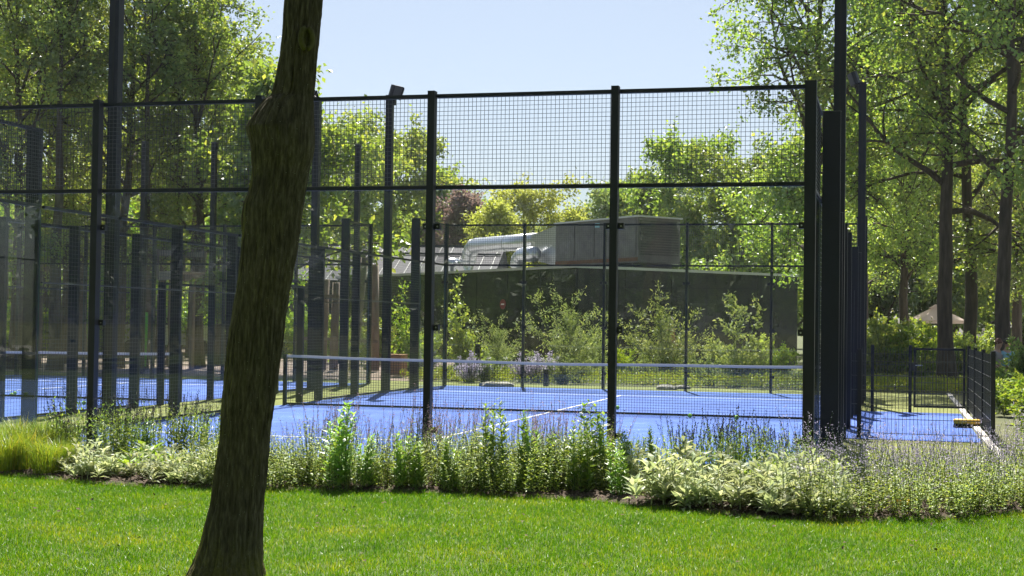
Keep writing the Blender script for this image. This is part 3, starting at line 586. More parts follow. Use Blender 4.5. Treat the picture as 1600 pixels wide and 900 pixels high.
def scar(u, v, w, h, nm, mat):
    p = pix(u, v, Y=TY-.02); zc = p.z; cxx = float(np.interp(zc, Z, c0)); r_ = float(np.interp(zc, Z, rr)); dx = p.x-cxx; yy = -math.sqrt(max(.001, r_*r_-dx*dx))*.95
    b = MB(); P = [(math.cos(a)*w, -.012, math.sin(a)*h) for a in np.linspace(0, 2*PI, 25)]; b.tube(np.array(P), np.full(25, .017), 6, False)
    b.add([(0, .004, 0)]+[(math.cos(a)*w*.9, .004, math.sin(a)*h*.9) for a in np.linspace(0, 2*PI, 24, endpoint=False)], None, [(0, 1+q, 1+(q+1) % 24) for q in range(24)])
    o = b.build(nm, M[mat], ft, True, (p.x-bx, yy*.97, zc)); o.rotation_euler = (0, 0, math.atan2(dx, -yy)); return o
scar(485, 64, .035, .062, 'pruning_scar', 'scar')
g3 = np.random.default_rng(9); w = MB(); LP = []; LD = []
tipp = np.array([c0[-1]-bx, 0, 6.3])
for q in range(9):
    az = q*2.4; el = math.radians(g3.uniform(30, 75)); d = np.array([math.cos(az)*math.cos(el), math.sin(az)*math.cos(el), math.sin(el)]); L = g3.uniform(3.5, 5.5)
    P = [tipp-[0, 0, .5]]
    for s in range(7): d = d+g3.normal(0, .13, 3); d /= np.linalg.norm(d); P.append(P[-1]+d*L/7)
    P = np.array(P); w.tube(P, np.linspace(.1, .015, 8), 7)
    for k in range(22):
        a = g3.integers(2, 7); d2 = d*.4+g3.normal(0, .8, 3); d2 /= np.linalg.norm(d2); e = P[a]+d2*g3.uniform(.6, 1.5); w.tube(np.array([P[a], (P[a]+e)/2+g3.normal(0, .05, 3), e]), (.02, .012, .004), 4)
        nn = 60; LP.append(P[a]+(e-P[a])*g3.uniform(.3, 1.1, nn)[:, None]+g3.normal(0, .22, (nn, 3))); LD.append(g3.normal(0, 1, (nn, 3)))
w.build('limbs', M['bark'], ft, True)
LP = np.vstack(LP); LD = np.vstack(LD); MB().leaves(LP, LD, rv(len(LP))*.8+[0, 0, .7], .13, .09).build('crown', M['lf_oak'], ft)
# ------------------------------------------------------------------ building with roof plant
BC = gp(900, 55); e1 = (rt*-.52+fh*.853).normalized(); e2 = (rt*.826+fh*.563).normalized()
RH = 3.78
b = tag(empty('dark_building', BC), 'low dark mirror-fronted building with silver ducts on its roof behind the garden', 'building')
def bp(t, s, z): v = e1*t+e2*s; return (v.x, v.y, z)
def quadbox(t0, t1, s0, s1, z0, z1): return MB().add([bp(t, s, z) for t in (t0, t1) for s in (s0, s1) for z in (z0, z1)], BOXF)
quadbox(.05, 30, .05, 11.4, 0, RH-.12).build('core_wall', M['hvacdk'], b)
for k in range(12): quadbox(k*2.45+.02, (k+1)*2.45-.02, -.0, .045, .15, RH-.1).build('facade_panel', M['facade'], b)
for k in range(5): quadbox(-.0, .045, .06+k*2.28, .06+(k+1)*2.28-.03, .15, RH-.1).build('facade_panel', M['facade'], b)
quadbox(-.06, 30, -.06, .1, RH-.1, RH).build('parapet_cap', M['cap'], b); quadbox(-.06, .1, .1, 11.5, RH-.1, RH).build('parapet_cap', M['cap'], b)
quadbox(.1, 30, .1, 11.4, RH-.13, RH-.05).build('flat_roof', M['roofflat'], b)
def cp(x, D, z): v = Vector((CX, CY, 0))+rt*x+fh*D-BC; return (v.x, v.y, z)     # metres right of and away from the viewpoint
XL, XR = -11.2, -1.0
quadw = MB().add([cp(x, D, z) for x in (XL+.2, XR-.2) for D in (73.2, 83) for z in (0, 3.55)], BOXF); quadw.build('rear_wall', M['hvacdk'], b)
rs = MB(); rs.add([cp(*q) for q in ((XL, 72.6, 3.6), (XR, 72.6, 3.6), (XR+.6, 78.5, 5.62), (XL+.6, 78.5, 5.62), (XR+1, 84, 3.6), (XL+1, 84, 3.6))], [(0, 1, 2, 3), (3, 2, 4, 5)], [(0, 3, 5), (1, 4, 2)])
rf = rs.build('pitched_roof', M['roofzinc'], b)
for k in range(17):
    x = XL+.3+k*.6; MB().bar(cp(x, 72.62, 3.625), cp(x+.6, 78.4, 5.6), .035, .03).build('roof_seam', M['hvacdk'], rf)
MB().bar(cp(XL+.5, 78.5, 5.66), cp(XR+.7, 78.5, 5.66), .2, .08).build('ridge_cap', M['hvacdk'], rf)
MB().bar(cp(XL+.4, 76.9, 5.16), cp(XR+.4, 76.9, 5.16), .08, .1).build('snow_guard', M['hvacdk'], rf)
for tt in (22.5, 17.5):
    c = Vector(bp(tt, 4.6, RH-.05)); v = MB(); v.lathe([(.22, 0), (.2, .55), (.42, .6), (.44, .85), (.3, 1.0), (.001, 1.05)], 14, tuple(c)); v.build('roof_vent', M['duct'] if tt < 20 else M['hvac'], b, True)
# HVAC: corner at u=999, D=58
HC = gp(999, 58)-BC; HC = (HC.dot(e1), HC.dot(e2))
h = tag(empty('ventilation_unit', BC), 'large grey rooftop ventilation box with louvred end on the dark building', 'ventilation unit')
def hb(t0, t1, s0, s1, z0, z1): return MB().add([bp(HC[0]+t, HC[1]+s, z) for t in (t0, t1) for s in (s0, s1) for z in (z0, z1)], BOXF)
Z0, Z1 = 4.05, 5.84
hb(0, 5.9, 0, 2.16, Z0, Z1).build('casing', M['hvac'], h)
hb(-.08, 5.98, -.08, 2.24, Z1+.002, Z1+.06).build('roof_sheet', M['cap'], h)
for k in range(4): hb(.12+k*1.45, .12+k*1.45+1.35, -.025, -.002, Z0+.3, Z1-.1).build('access_panel', M['hvac'], h)
hb(-.01, 5.9, -.03, -.004, Z0+.06, Z0+.2).build('base_rail', M['rust'], h)
for k in range(14): hb(-.05, -.004, .1, 2.06, Z0+.3+k*.1, Z0+.36+k*.1).build('louvre', M['hvacdk'], h)
for tt in (.3, 3, 5.6):
    hb(tt, tt+.15, .1, 2.0, RH-.04, Z0-.002).build('support_beam', M['hvacdk'], h)
hb(2.6, 2.9, -.06, -.028, Z1-.3, Z1-.12).build('label_plate', M['shirtblue'], h)
dk = tag(empty('roof_duct', BC), 'silver insulated duct bending down from the grey ventilation box to the roof', 'duct')
tr = MB(); tr.add([bp(HC[0]+t, HC[1]+s, z) for t, q in ((5.92, 0), (8.75, 1)) for s in ((.02, 2.1) if not q else (.55, 1.6)) for z in ((Z0+.02, Z1-.05) if not q else (Z0+.4, Z1-.32))], BOXF)
tr.build('transition_piece', M['duct'], dk, False)
def pipe(parent, pts, r, nm):
    P = np.array(pts); m = MB(); m.tube(P, np.full(len(P), r), 18); o = m.build(nm, M['duct'], parent, True)
    for q in range(1, len(P)-1, 2):
        d = P[q+1]-P[q-1]; d /= np.linalg.norm(d); MB().tube(np.array([P[q]-d*.03, P[q]+d*.03]), r*1.035, 18).build('joint_band', M['cap'], o, True)
def elbow(t0, t1, s, z, zb, r, rb):
    pts = [bp(HC[0]+t0, HC[1]+s, z), bp(HC[0]+(t0+t1-rb)/2, HC[1]+s, z)]
    for a in np.linspace(0, PI/2, 6): pts.append(bp(HC[0]+t1-rb+rb*math.sin(a), HC[1]+s, z-rb+rb*math.cos(a)))
    pts.append(bp(HC[0]+t1, HC[1]+s, zb)); return pts
pipe(dk, elbow(8.6, 15.2, 1.05, 5.3, RH-.06, .37, .75), .37, 'round_duct')
dk2 = tag(empty('roof_duct', BC), 'shorter silver duct bending down in front of the longer one', 'duct')
pipe(dk2, elbow(7.4, 8.85, -.1, 4.62, RH-.06, .33, .5), .33, 'round_duct')
fd = Vector(bp(5.2, -.015, 2.35)); sg = tag(empty('reflected_disc', BC+fd), 'reflection drawn as a small round red sign on the dark facade', 'spot')  # disc and bar stand in for a red reflection in the facade
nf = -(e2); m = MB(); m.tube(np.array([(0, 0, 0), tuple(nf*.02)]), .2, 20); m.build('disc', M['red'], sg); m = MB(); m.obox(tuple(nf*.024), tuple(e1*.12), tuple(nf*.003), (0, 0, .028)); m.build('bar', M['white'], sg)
# ------------------------------------------------------------------ shrubs and garden
def bush(seed, H, R, ns, leafL, leafW, n, drp=.1, fill=.55):
    g = np.random.default_rng(seed); w = MB(); P_ = []; D_ = []
    for i in range(ns):
        az = g.uniform(0, 6.28); el = math.radians(g.uniform(35, 88)); d = np.array([math.cos(az)*math.cos(el), math.sin(az)*math.cos(el), math.sin(el)]); L = H*g.uniform(.65, 1.1)
        L = min(L, R*1.25/max(.2, math.cos(el))); P = [np.array([g.normal()*.08, g.normal()*.08, 0])]
        for s in range(5): d = d+g.normal(0, .1, 3)+[0, 0, .02]; d /= np.linalg.norm(d); P.append(P[-1]+d*L/5)
        P = np.array(P); w.tube(P, np.linspace(.018, .004, 6), 4)
        for k in range(7):
            j = g.uniform(1.0, 5); a = int(min(4, j)); q = P[a]+(P[a+1]-P[a])*(j-a); d2 = d*.6+g.normal(0, .6, 3); d2 /= np.linalg.norm(d2); L2 = g.uniform(.15, .4)*H*fill; e = q+d2*L2
            w.tube(np.array([q, e]), (.006, .003), 3); nn = max(4, n//(ns*7)); s = g.uniform(.05, 1.1, nn)
            P_.append(q+(e-q)*s[:, None]+g.normal(0, .035*H, (nn, 3))*.7); D_.append(d2*.8+g.normal(0, .7, (nn, 3))+[0, 0, -drp])
    P_ = np.vstack(P_); D_ = np.vstack(D_); P_[:, 2] = np.maximum(P_[:, 2], .03); sc = g.uniform(.7, 1.3, len(P_)); l = MB().leaves(P_, D_, rv(len(P_), g)+[0, 0, .6], leafL*sc, leafW*sc)
    return w.mesh('stems', M['stem']), l.mesh('foliage', M['lf_grey'])
BU = {'willow': bush(1, 2.3, 1.0, 26, .09, .03, 5200), 'willow2': bush(2, 2.1, 1.1, 26, .09, .032, 5200), 'cone': bush(3, 2.4, .7, 22, .12, .06, 4200), 'shrub': bush(4, 1.5, 1.2, 30, .1, .055, 5600), 'shrub2': bush(5, 1.3, 1.2, 30, .09, .05, 5600), 'sap': bush(6, 2.8, .4, 8, .11, .07, 1500), 'low': bush(8, .8, .9, 30, .07, .03, 4500), 'spire': bush(9, .9, .55, 40, .05, .02, 4200)}
def shrub(k, p, label, leaf, s=1.0, group=None, name='shrub', sz=None):
    t = tag(empty(name, p, rng.uniform(0, 6.28)), label, 'shrub', group); t.scale = (s, s, sz or s)
    for nm, me in zip(('stems', 'foliage'), BU[k]):
        o = ob(nm, me, t)
        if nm != 'leaf': tag(o, kind='stuff')
        if nm == 'foliage': o.material_slots[0].link = 'OBJECT'; o.material_slots[0].material = M[leaf]
for k, u, D, s, lf, lb in (
 ('sap', 728, 42, 1.0, 'lf_light', 'thin young sapling at the left of the garden behind the far wall'),
 ('willow', 775, 43, .75, 'lf_grey', 'pale cone-shaped shrub right of the young sapling'),
 ('willow', 888, 43, 1.05, 'lf_grey', 'tall pale willow-like shrub in the middle of the garden'),
 ('willow2', 1042, 42, 1.1, 'lf_grey', 'widest pale willow-like shrub right of the second near post'),
 ('cone', 1150, 40, .9, 'lf_grey', 'leafy cone-shaped shrub standing in for a glass reflection at the right of the garden'),  # added here in place of a shrub reflected in the near glass
 ('shrub', 978, 42, .6, 'lf_cover', 'yellow-green shrub just right of the second near post'),
 ('shrub2', 1218, 44, .75, 'lf_bright', 'rounded green shrub at the right end of the garden'),
 ('cone', 1195, 46, .5, 'lf_yellow', 'small golden shrub in front of the building end'),
 ('sap', 640, 45, .95, 'lf_bright', 'bright sapling left of the garden near the fourth side post'),
 ('shrub', 665, 46, .8, 'lf_light', 'leafy shrub behind the far left corner of the court'),
 ('willow2', 925, 47, .65, 'lf_grey', 'small willow-like shrub half behind the second near post')):
    shrub(k, gp(u, D), lb, lf, s)
for u in (735, 760, 820, 840, 862, 880, 905, 1010, 1085, 1110): shrub('spire', gp(u, 39.5+rng.uniform(-1, 1)), 'tuft of pale lavender flowers in the garden beyond the far wall', 'fl_lav' if u in (820, 840, 862, 735) else 'lf_grey', .8, 'lavender tufts beyond the far wall', 'lavender_plant')
for k, (u, D, s, kk) in enumerate(((1380, 46, 1.2, 'shrub'), (1410, 48, 1.3, 'shrub2'), (1440, 45, 1.1, 'shrub'), (1530, 48, 1.2, 'shrub2'), (1365, 48, 1.3, 'shrub'), (1460, 50, 1.2, 'shrub2'), (1500, 46, 1.0, 'shrub2'), (1610, 34, .95, 'shrub2'), (1562, 35.5, .45, 'shrub'))):
    shrub(kk, gp(u, D), 'green garden shrub beyond the wire gate and fence', ('lf_light', 'lf_oak', 'lf_bright')[k % 3], s, 'garden shrubs beyond the wire gate')
for k, (x, y, s, kk) in enumerate(((2.75, 4.6, .6, 'shrub'), (3.2, 6.0, .66, 'shrub2'), (2.9, 7.6, .6, 'shrub'), (3.3, 9.2, .62, 'shrub2'), (3.0, 11, .5, 'shrub'), (3.7, 12.6, .5, 'shrub2'), (4.4, 8, .95, 'shrub'), (2.85, 2.6, .7, 'low'), (3.5, 3.4, .7, 'low'), (2.8, 13.4, .45, 'shrub'), (5.0, 11, 1.0, 'shrub'), (2.7, 1.2, .7, 'low'))):
    shrub(kk, (x, y, 0), 'bright green shrub along the outside of the low wire fence', ('lf_bright', 'lf_light')[k % 2], s, 'shrubs along the low wire fence')
for k, (u, D, s) in enumerate(((60, 60, 1.4), (140, 64, 1.3), (205, 70, 1.5), (310, 66, 1.3), (0, 58, 1.4), (260, 76, 1.6), (110, 80, 1.7), (380, 74, 1.5), (480, 60, 1.3), (530, 56, 1.2), (440, 64, 1.3), (585, 54, 1.1), (345, 84, 1.6), (30, 76, 1.6))):
    shrub('shrub', gp(u, D), 'bright undergrowth bush between the woodland trunks', ('lf_bright', 'lf_light')[k % 2], s, 'undergrowth of the left woodland')
def cover(name, label, poly, n, hgt, leaf, L=.07):
    xs_ = np.array([p[0] for p in poly]); ys_ = np.array([p[1] for p in poly]); P = np.stack([rng.uniform(xs_.min(), xs_.max(), n), rng.uniform(ys_.min(), ys_.max(), n), rng.uniform(.0, 1, n)**.7*hgt], 1)
    P[:, 2] *= .5+.5*np.sin(P[:, 0]*2.1+np.sin(P[:, 1]*3))**2
    o = MB().leaves(P, rv(n)+[0, 0, .6], rv(n)+[0, 0, .8], L, L*.5).build(name, M[leaf]); tag(o, label, 'ground cover', kind='stuff')
cover('ground_cover', 'yellow-green ground cover strip along the far glass wall', [(-12, 22.4), (4.2, 26.2)], 30000, .34, 'lf_cover')
cover('garden_cover', 'green ground cover in front of the dark building', [(-13, 28.5), (5, 36)], 22000, .22, 'lf_grey', .07)
for k, (u, D, w_) in enumerate(((748, 40, .06), (855, 37.6, .06))):
    MBo = MB().box(-w_, w_, -w_, w_, 0, (.98, .4)[k]); t = tag(empty('bollard', gp(u, D)), ('black square bollard at the left of the garden', 'short black bollard in the garden behind the net')[k], 'bollard'); MBo.build('shaft', M['steel'], t); MB().box(-w_*1.15, w_*1.15, -w_*1.15, w_*1.15, (.98, .4)[k], (1.0, .42)[k]).build('cap', M['wire'], t)
def rock(seed):
    g = np.random.default_rng(seed); bm = bmesh.new(); bmesh.ops.create_icosphere(bm, subdivisions=2, radius=1)
    for v in bm.verts: v.co *= 1+.22*math.sin(v.co.x*3+seed)*math.cos(v.co.y*4+seed*2)+g.normal()*.04; v.co.z *= .55
    me = bpy.data.meshes.new('stone'); bm.to_mesh(me); bm.free(); me.materials.append(M['stone']); return me
rk = [rock(s) for s in (1, 2, 3)]
for k, (u, D, s, lb) in enumerate(((770, 36.5, .38, 'left stone of the pair behind the left part of the net'), (790, 36.8, .3, 'right stone of the pair behind the left part of the net'), (1045, 36.4, .34, 'field stone behind the net below the widest pale shrub'), (1068, 36.8, .25, 'smaller field stone beside the one below the widest pale shrub'))):
    o = tag(ob('stone', rk[k % 3], None, gp(u, D, .03)), lb, 'stone'); o.scale = (s*.8, s*.55, s*.5)
# ------------------------------------------------------------------ parasol, terrace, people
pp = gp(1463, 66); t = tag(empty('parasol', pp, .3), 'beige square parasol on the terrace between the oak trunks', 'parasol')
MB().tube([(0, 0, 0), (0, 0, 2.75)], .03, 8).build('pole', M['hvacdk'], t)
cv = MB(); a = 1.0; cv.add([(-a, -a, 2.0), (a, -a, 2.0), (a, a, 2.0), (-a, a, 2.0), (-.14, -.14, 2.55), (.14, -.14, 2.55), (.14, .14, 2.55), (-.14, .14, 2.55)]+[(x, y, 1.86) for x, y in ((-a, -a), (a, -a), (a, a), (-a, a))], [(0, 1, 5, 4), (1, 2, 6, 5), (2, 3, 7, 6), (3, 0, 4, 7), (8, 9, 1, 0), (9, 10, 2, 1), (10, 11, 3, 2), (11, 8, 0, 3)]); cv.build('canopy', M['canvas'], t)
vt = MB(); vt.add([(-.26, -.26, 2.54), (.26, -.26, 2.54), (.26, .26, 2.54), (-.26, .26, 2.54), (0, 0, 2.72)], None, [(0, 1, 4), (1, 2, 4), (2, 3, 4), (3, 0, 4)]); vt.build('vent_cap', M['canvas'], t)
for q in range(4): sx, sy = ((-1, -1), (1, -1), (1, 1), (-1, 1))[q]; MB().bar((0, 0, 2.5), (sx*a*.98, sy*a*.98, 1.97), .02).build('rib', M['hvacdk'], t)
MB().box(-.35, .35, -.35, .35, 0, .08).build('base', M['concrete'], t)
def picnic(u, D, label):
    t = tag(empty('picnic_table', gp(u, D), rng.uniform(-.3, .3)), label, 'table')
    for q in range(4): MB().box(-.95, .95, -.36+q*.19, -.19+q*.19, .72, .76).build('plank', M['plank'], t)
    for s in (-1, 1):
        MB().box(-.95, .95, s*.72-.13, s*.72+.13, .43, .47).build('bench_plank', M['plank'], t)
        MB().bar((s*.7, -.6, 0), (s*.7, .05, .72), .08).build('leg', M['timber'], t); MB().bar((s*.7, .6, 0), (s*.7, -.05, .72), .08).build('leg', M['timber'], t); MB().bar((s*.78, -.85, .39), (s*.78, .85, .39), .08).build('brace', M['timber'], t)
picnic(1385, 54, 'pale picnic table left of the parasol'); picnic(1440, 57, 'pale picnic table behind the parasol'); picnic(1362, 50, 'picnic table close behind the edge-on fence')
wl = tag(empty('white_wall', gp(1420, 70)), 'low white terrace wall behind the picnic tables', 'wall'); MB().box(-3.5, 3.5, -.1, .1, 0, 1.35).build('wall_body', M['white'], wl); MB().box(-3.55, 3.55, -.14, .14, 1.352, 1.4).build('coping', M['cap'], wl)
def skinned(name, V, Ed, R, mat, parent):
    me = bpy.data.meshes.new(name); me.from_pydata(V, Ed, []); o = ob(name, me, parent); me.materials.append(M[mat])
    sm = o.modifiers.new('skin', 'SKIN'); sm.use_smooth_shade = True
    for q, r in zip(me.skin_vertices[0].data, R): q.radius = (r, r) if not isinstance(r, tuple) else r
    me.skin_vertices[0].data[0].use_root = True; ss = o.modifiers.new('sub', 'SUBSURF'); ss.levels = 2; ss.render_levels = 2; return o
def person(p, rz, label, top, legs, hair, pose='sit', cap=None):
    t = tag(empty('person', p, rz), label, 'person'); h = .46 if pose == 'sit' else .92
    if pose == 'sit': kn = [(.1, -.42, .47), (-.1, -.44, .47)]; ft_ = [(.11, -.46, .05), (-.11, -.5, .05)]; toe = [(.11, -.62, .03), (-.11, -.66, .03)]; ln = -.12
    else: kn = [(.1, -.06, .5), (-.1, .08, .5)]; ft_ = [(.1, -.02, .06), (-.1, .22, .08)]; toe = [(.1, -.18, .03), (-.1, .06, .03)]; ln = -.03
    sh = h+.52; V = [(0, 0, h), (0, ln*.4, h+.2), (0, ln*.9, h+.4), (0, ln, sh), (0, ln*1.1, sh+.1), (0, ln*1.4-.02, sh+.2), (0, ln*1.4-.02, sh+.31)]; R = [(.15, .11), (.14, .1), (.17, .11), (.12, .085), .05, .085, .075]
    Ed = [(q, q+1) for q in range(6)]
    for s, k in ((1, 0), (-1, 1)):
        b0 = len(V); V += [(s*.19, ln, sh-.02), (s*.25, ln-.04, sh-.28), (s*.2, ln-.26, sh-.42), (s*.18, ln-.34, sh-.44)]; R += [.06, .045, .033, .04]; Ed += [(3, b0), (b0, b0+1), (b0+1, b0+2), (b0+2, b0+3)]
        for f in range(3): V.append((s*.18+(f-1)*.025, ln-.43+abs(f-1)*.01, sh-.46)); R.append(.012); Ed.append((b0+3, len(V)-1))
        b1 = len(V); V += [(s*.1, -.01, h-.02), kn[k], ft_[k], toe[k]]; R += [.09, .062, .045, .035]; Ed += [(0, b1), (b1, b1+1), (b1+1, b1+2), (b1+2, b1+3)]
    skinned('body', V, Ed, R, 'skin', t)
    gr = 1.09
    tv = [(0, 0, h+.02), (0, ln*.4, h+.2), (0, ln*.9, h+.4), (0, ln, sh), (.2, ln, sh-.02), (.24, ln-.03, sh-.2), (-.2, ln, sh-.02), (-.24, ln-.03, sh-.2)]
    skinned('shirt', tv, [(0, 1), (1, 2), (2, 3), (3, 4), (4, 5), (3, 6), (6, 7)], [(.165, .125), (.155, .115), (.185, .125), (.13, .095), .072, .058, .072, .058], top, t)
    lv2 = [(0, 0, h+.03)]; le = []; lr = [(.16, .12)]
    for s, k in ((1, 0), (-1, 1)): b1 = len(lv2); lv2 += [(s*.1, -.01, h-.02), kn[k], ft_[k]]; lr += [.1, .075, .058]; le += [(0, b1), (b1, b1+1), (b1+1, b1+2)]
    skinned('trousers', lv2, le, lr, legs, t)
    hd = np.array([0, ln*1.4-.02, sh+.26]); m = MB(); th = np.linspace(.02, 2.0, 10); m.lathe([((.094+.008*math.sin(x*5))*math.sin(x), .112*math.cos(x)) for x in th], 16, tuple(hd+[0, .026, .02])); m.build('cap' if cap else 'hair', M[cap or hair], t, True)
    f = MB(); f.add([(.0, -.12, .0), (-.014, -.085, -.02), (.014, -.085, -.02), (0, -.085, .035)], None, [(0, 1, 3), (0, 3, 2), (0, 2, 1)]); f.build('nose', M['skin'], t, loc=tuple(hd))
    for s in (-1, 1): MB().lathe([(.001, -.011), (.011, 0), (.001, .011)], 8).build('eye', M['hairdark'], t, True, tuple(hd+[s*.032, -.083, .012])); MB().lathe([(.001, -.03), (.014, 0), (.001, .03)], 8).build('ear', M['skin'], t, True, tuple(hd+[s*.09, .0, 0]))
    MB().box(-.025, .025, -.086, -.078, -.052, -.042).build('mouth', M['rust'], t, loc=tuple(hd)); return t
pb = gp(1561, 38); bn = tag(empty('park_bench', pb, -.3), 'wooden bench hidden behind the shrubs at the right edge', 'bench')
for q in range(3): MB().box(-.42, .42, -.2+q*.14, -.08+q*.14, .4, .44).build('seat_slat', M['timber'], bn)
for s in (-.34, .34): MB().box(s-.05, s+.05, -.18, .2, 0, .398).build('leg', M['timber'], bn)
o1 = rt*-.14; person(pb+o1+Vector((0, 0, 0)), .9, 'auburn-haired person sitting behind the shrubs at the right edge', 'shirtgrey', 'trouser', 'hairred')
person(pb+rt*.17+fh*.1, .5, 'dark-haired person in a light blue top sitting at the right edge', 'shirtblue', 'trouser', 'hairdark')
person(gp(1046, 42.9), 1.4, 'person in rust-coloured clothes and pale cap by the widest pale shrub', 'terracotta', 'terracotta', 'hairred', 'walk', 'plank')
# ------------------------------------------------------------------ climbing wood: platforms, logs, van, pole
def platform(u, D, z, label, w_=1.1):
    t = tag(empty('tree_platform', gp(u, D, z), -.2), label, 'platform')
    for q in range(6): MB().box(-w_, w_, -.6+q*.2, -.42+q*.2, 0, .06).build('deck_plank', M['plank'], t)
    for y in (-.66, .62): MB().box(-w_, w_, y-.03, y+.03, -.22, -.002).build('edge_beam', M['plank'], t)
    for y in (-.66, .62): MB().box(-w_, w_, y-.03, y+.03, .55, .72).build('guard_plank', M['plank'], t)
    for x in (-w_*.9, w_*.9):
        for y in (-.66, .62): MB().box(x-.04, x+.04, y-.072, y-.032, -.2, .75).build('guard_post', M['timber'], t)
        MB().box(x-.06, x+.06, -.06, .06, -z, -.225).build('support_log', M['timber'], t)
platform(25, 46, 3.2, 'pale wooden tree platform at the left edge'); platform(285, 47, 3.0, 'smaller pale wooden platform left of the leaning trunk', .45)
cf = tag(empty('climbing_frame', gp(540, 47)), 'timber climbing frame of upright logs right of the leaning trunk', 'climbing frame')
for (u, zt_, dz, ln) in ((492, 3.0, 0, .0), (505, 2.9, .4, .1), (523, 2.8, .2, .05), (553, 3.6, 0, .35), (588, 3.4, .5, -.05), (470, 2.6, .8, .0)):
    p = gp(u, 47+dz)-gp(540, 47); MB().tube([(p.x, p.y, 0), (p.x+ln*.5, p.y, zt_/2), (p.x+ln, p.y, zt_)], (.14, .13, .12), 9).build('log_post', M['timber'], cf, True)
for ua, ub, z in ((470, 530, 2.35), (470, 530, 1.0), (548, 592, .95), (548, 592, 1.5)):
    a_, b_ = gp(ua, 46.85)-gp(540, 47), gp(ub, 46.85)-gp(540, 47); MB().bar((a_.x, a_.y, z), (b_.x, b_.y, z), .1).build('cross_beam', M['timber'], cf)
ct = tag(empty('wooden_crate', gp(618, 43)), 'orange-brown wooden crate left of the garden', 'crate')
for q in range(3): MB().box(-.3, .3, -.3, .3, .02+q*.2, .2+q*.2).build('slat_course', M['crate'], ct)
MB().box(-.32, .32, -.32, .32, .602, .63).build('lid', M['crate'], ct)
pl = tag(empty('lime_pole', gp(227, 44)), 'lime green post leaning on a trunk beyond the left court', 'post'); MB().tube([(0, 0, .15), (.03, 0, 1.75)], .075, 10).build('shaft', M['lime'], pl, True); MB().tube([(0, 0, 0), (0, 0, .15)], .03, 8).build('foot', M['steel'], pl)
vn = tag(empty('parked_van', gp(262, 66), .5), 'white parked van glimpsed between the woodland trunks', 'van')
vb = MB(); prof = [(-2.3, .45), (-2.3, 1.15), (-1.5, 1.35), (-.9, 2.05), (2.3, 2.1), (2.35, .45)]; nP = len(prof)
vb.add([(x, y, z) for y in (-.9, .9) for x, z in prof], [(q, (q+1) % nP, nP+(q+1) % nP, nP+q) for q in range(nP)]); vb.T = []; me = mk('body', np.vstack(vb.V), [np.concatenate(vb.Q), np.array([list(range(nP))[::-1], list(range(nP, 2*nP))])], M['carwhite']); ob('body', me, vn)
for s in (-1, 1):
    for x0, x1 in ((-1.15, -.35), (-.25, .8), (.9, 2.1)): MB().box(x0, x1, s*.9-.012, s*.9+.012, 1.32, 1.9).build('side_window', M['carglass'], vn)
    for x in (-1.5, 1.5):
        m = MB(); m.lathe([(.001, -.12), (.2, -.12), (.34, -.1), (.34, .1), (.2, .12), (.001, .12)], 18); V_ = np.vstack(m.V)[:, [0, 2, 1]]+[x, s*.85, .34]; ob('wheel', mk('wheel', V_, np.concatenate(m.Q), M['rubber'], True), vn)
MB().obox((-1.21, 0, 1.71), (.3, 0, .345), (0, .8, 0), (-.011, 0, .011)).build('windscreen', M['carglass'], vn)
# ------------------------------------------------------------------ planting bed
def pl_stem_plant(seed, ns, h0, h1, base, tilt, nleaf, lL, lW, lo, hi, flower=None, leafup=.5, fl_from=.75, nfl=14, flL=.02, flS=.012, stem_r=.0022, curv=0.0):
    g = np.random.default_rng(seed); st = MB(); lf = MB(); fl = MB(); P_ = []; D_ = []; N_ = []; S_ = []; FP = []; FD = []
    for i in range(ns):
        az = g.uniform(0, 6.28); r = base*math.sqrt(g.uniform(0, 1)); b = np.array([r*math.cos(az), r*math.sin(az), 0]); ta = math.radians(abs(g.normal(0, tilt)))*(.4+r/base); az2 = az+g.normal(0, .5)
        d = np.array([math.cos(az2)*math.sin(ta), math.sin(az2)*math.sin(ta), math.cos(ta)]); h = g.uniform(h0, h1); bend = g.normal(0, .03, 3)*h*2; bend[2] = 0
        f = lambda s: b+d*h*s+bend*s*s
        st.tube(np.array([f(0), f(.5), f(1)]), (stem_r*1.4, stem_r*1.1, stem_r*.6), 3, False)
        ss = np.linspace(lo, hi, nleaf)+g.normal(0, .02, nleaf)
        for k, s in enumerate(ss):
            a = k*1.57+(k//2)*.4+g.normal(0, .35); o = np.array([math.cos(a), math.sin(a), 0]); P_.append(f(s)); D_.append(o+np.array([0, 0, leafup+g.normal(0, .25)])); N_.append(np.array([0, 0, 1.])-o*.35*leafup+g.normal(0, .2, 3)); S_.append((1.15-.65*max(0, (s-.35)))*g.uniform(.75, 1.2))
        if flower:
            s = g.uniform(fl_from, 1.02, nfl); FP.append(np.array([f(x) for x in s])+g.normal(0, flS*.5, (nfl, 3))); dd = g.normal(0, 1, (nfl, 3)); dd[:, 2] += .8; FD.append(dd)
    S_ = np.array(S_); lf.leaves(P_, D_, N_, lL*S_, lW*S_, .15, .42, curv)
    st_n = np.vstack(st.V); out = {'stems': (st.mesh('stems', M['stem'])), 'leaves': lf}
    if flower: FP = np.vstack(FP); FD = np.vstack(FD); fl.leaves(FP, FD, rv(len(FP), g), flL*g.uniform(.7, 1.3, len(FP)), flL*.6)
    return out['stems'], lf, fl
def plantset(matl, matf, **k):
    s, l, f = pl_stem_plant(**k); return [('stems', s), ('leaves', l.mesh('leaves', M[matl]))]+([('flowers', f.mesh('flowers', M[matf]))] if k.get('flower') else [])
PL = {}
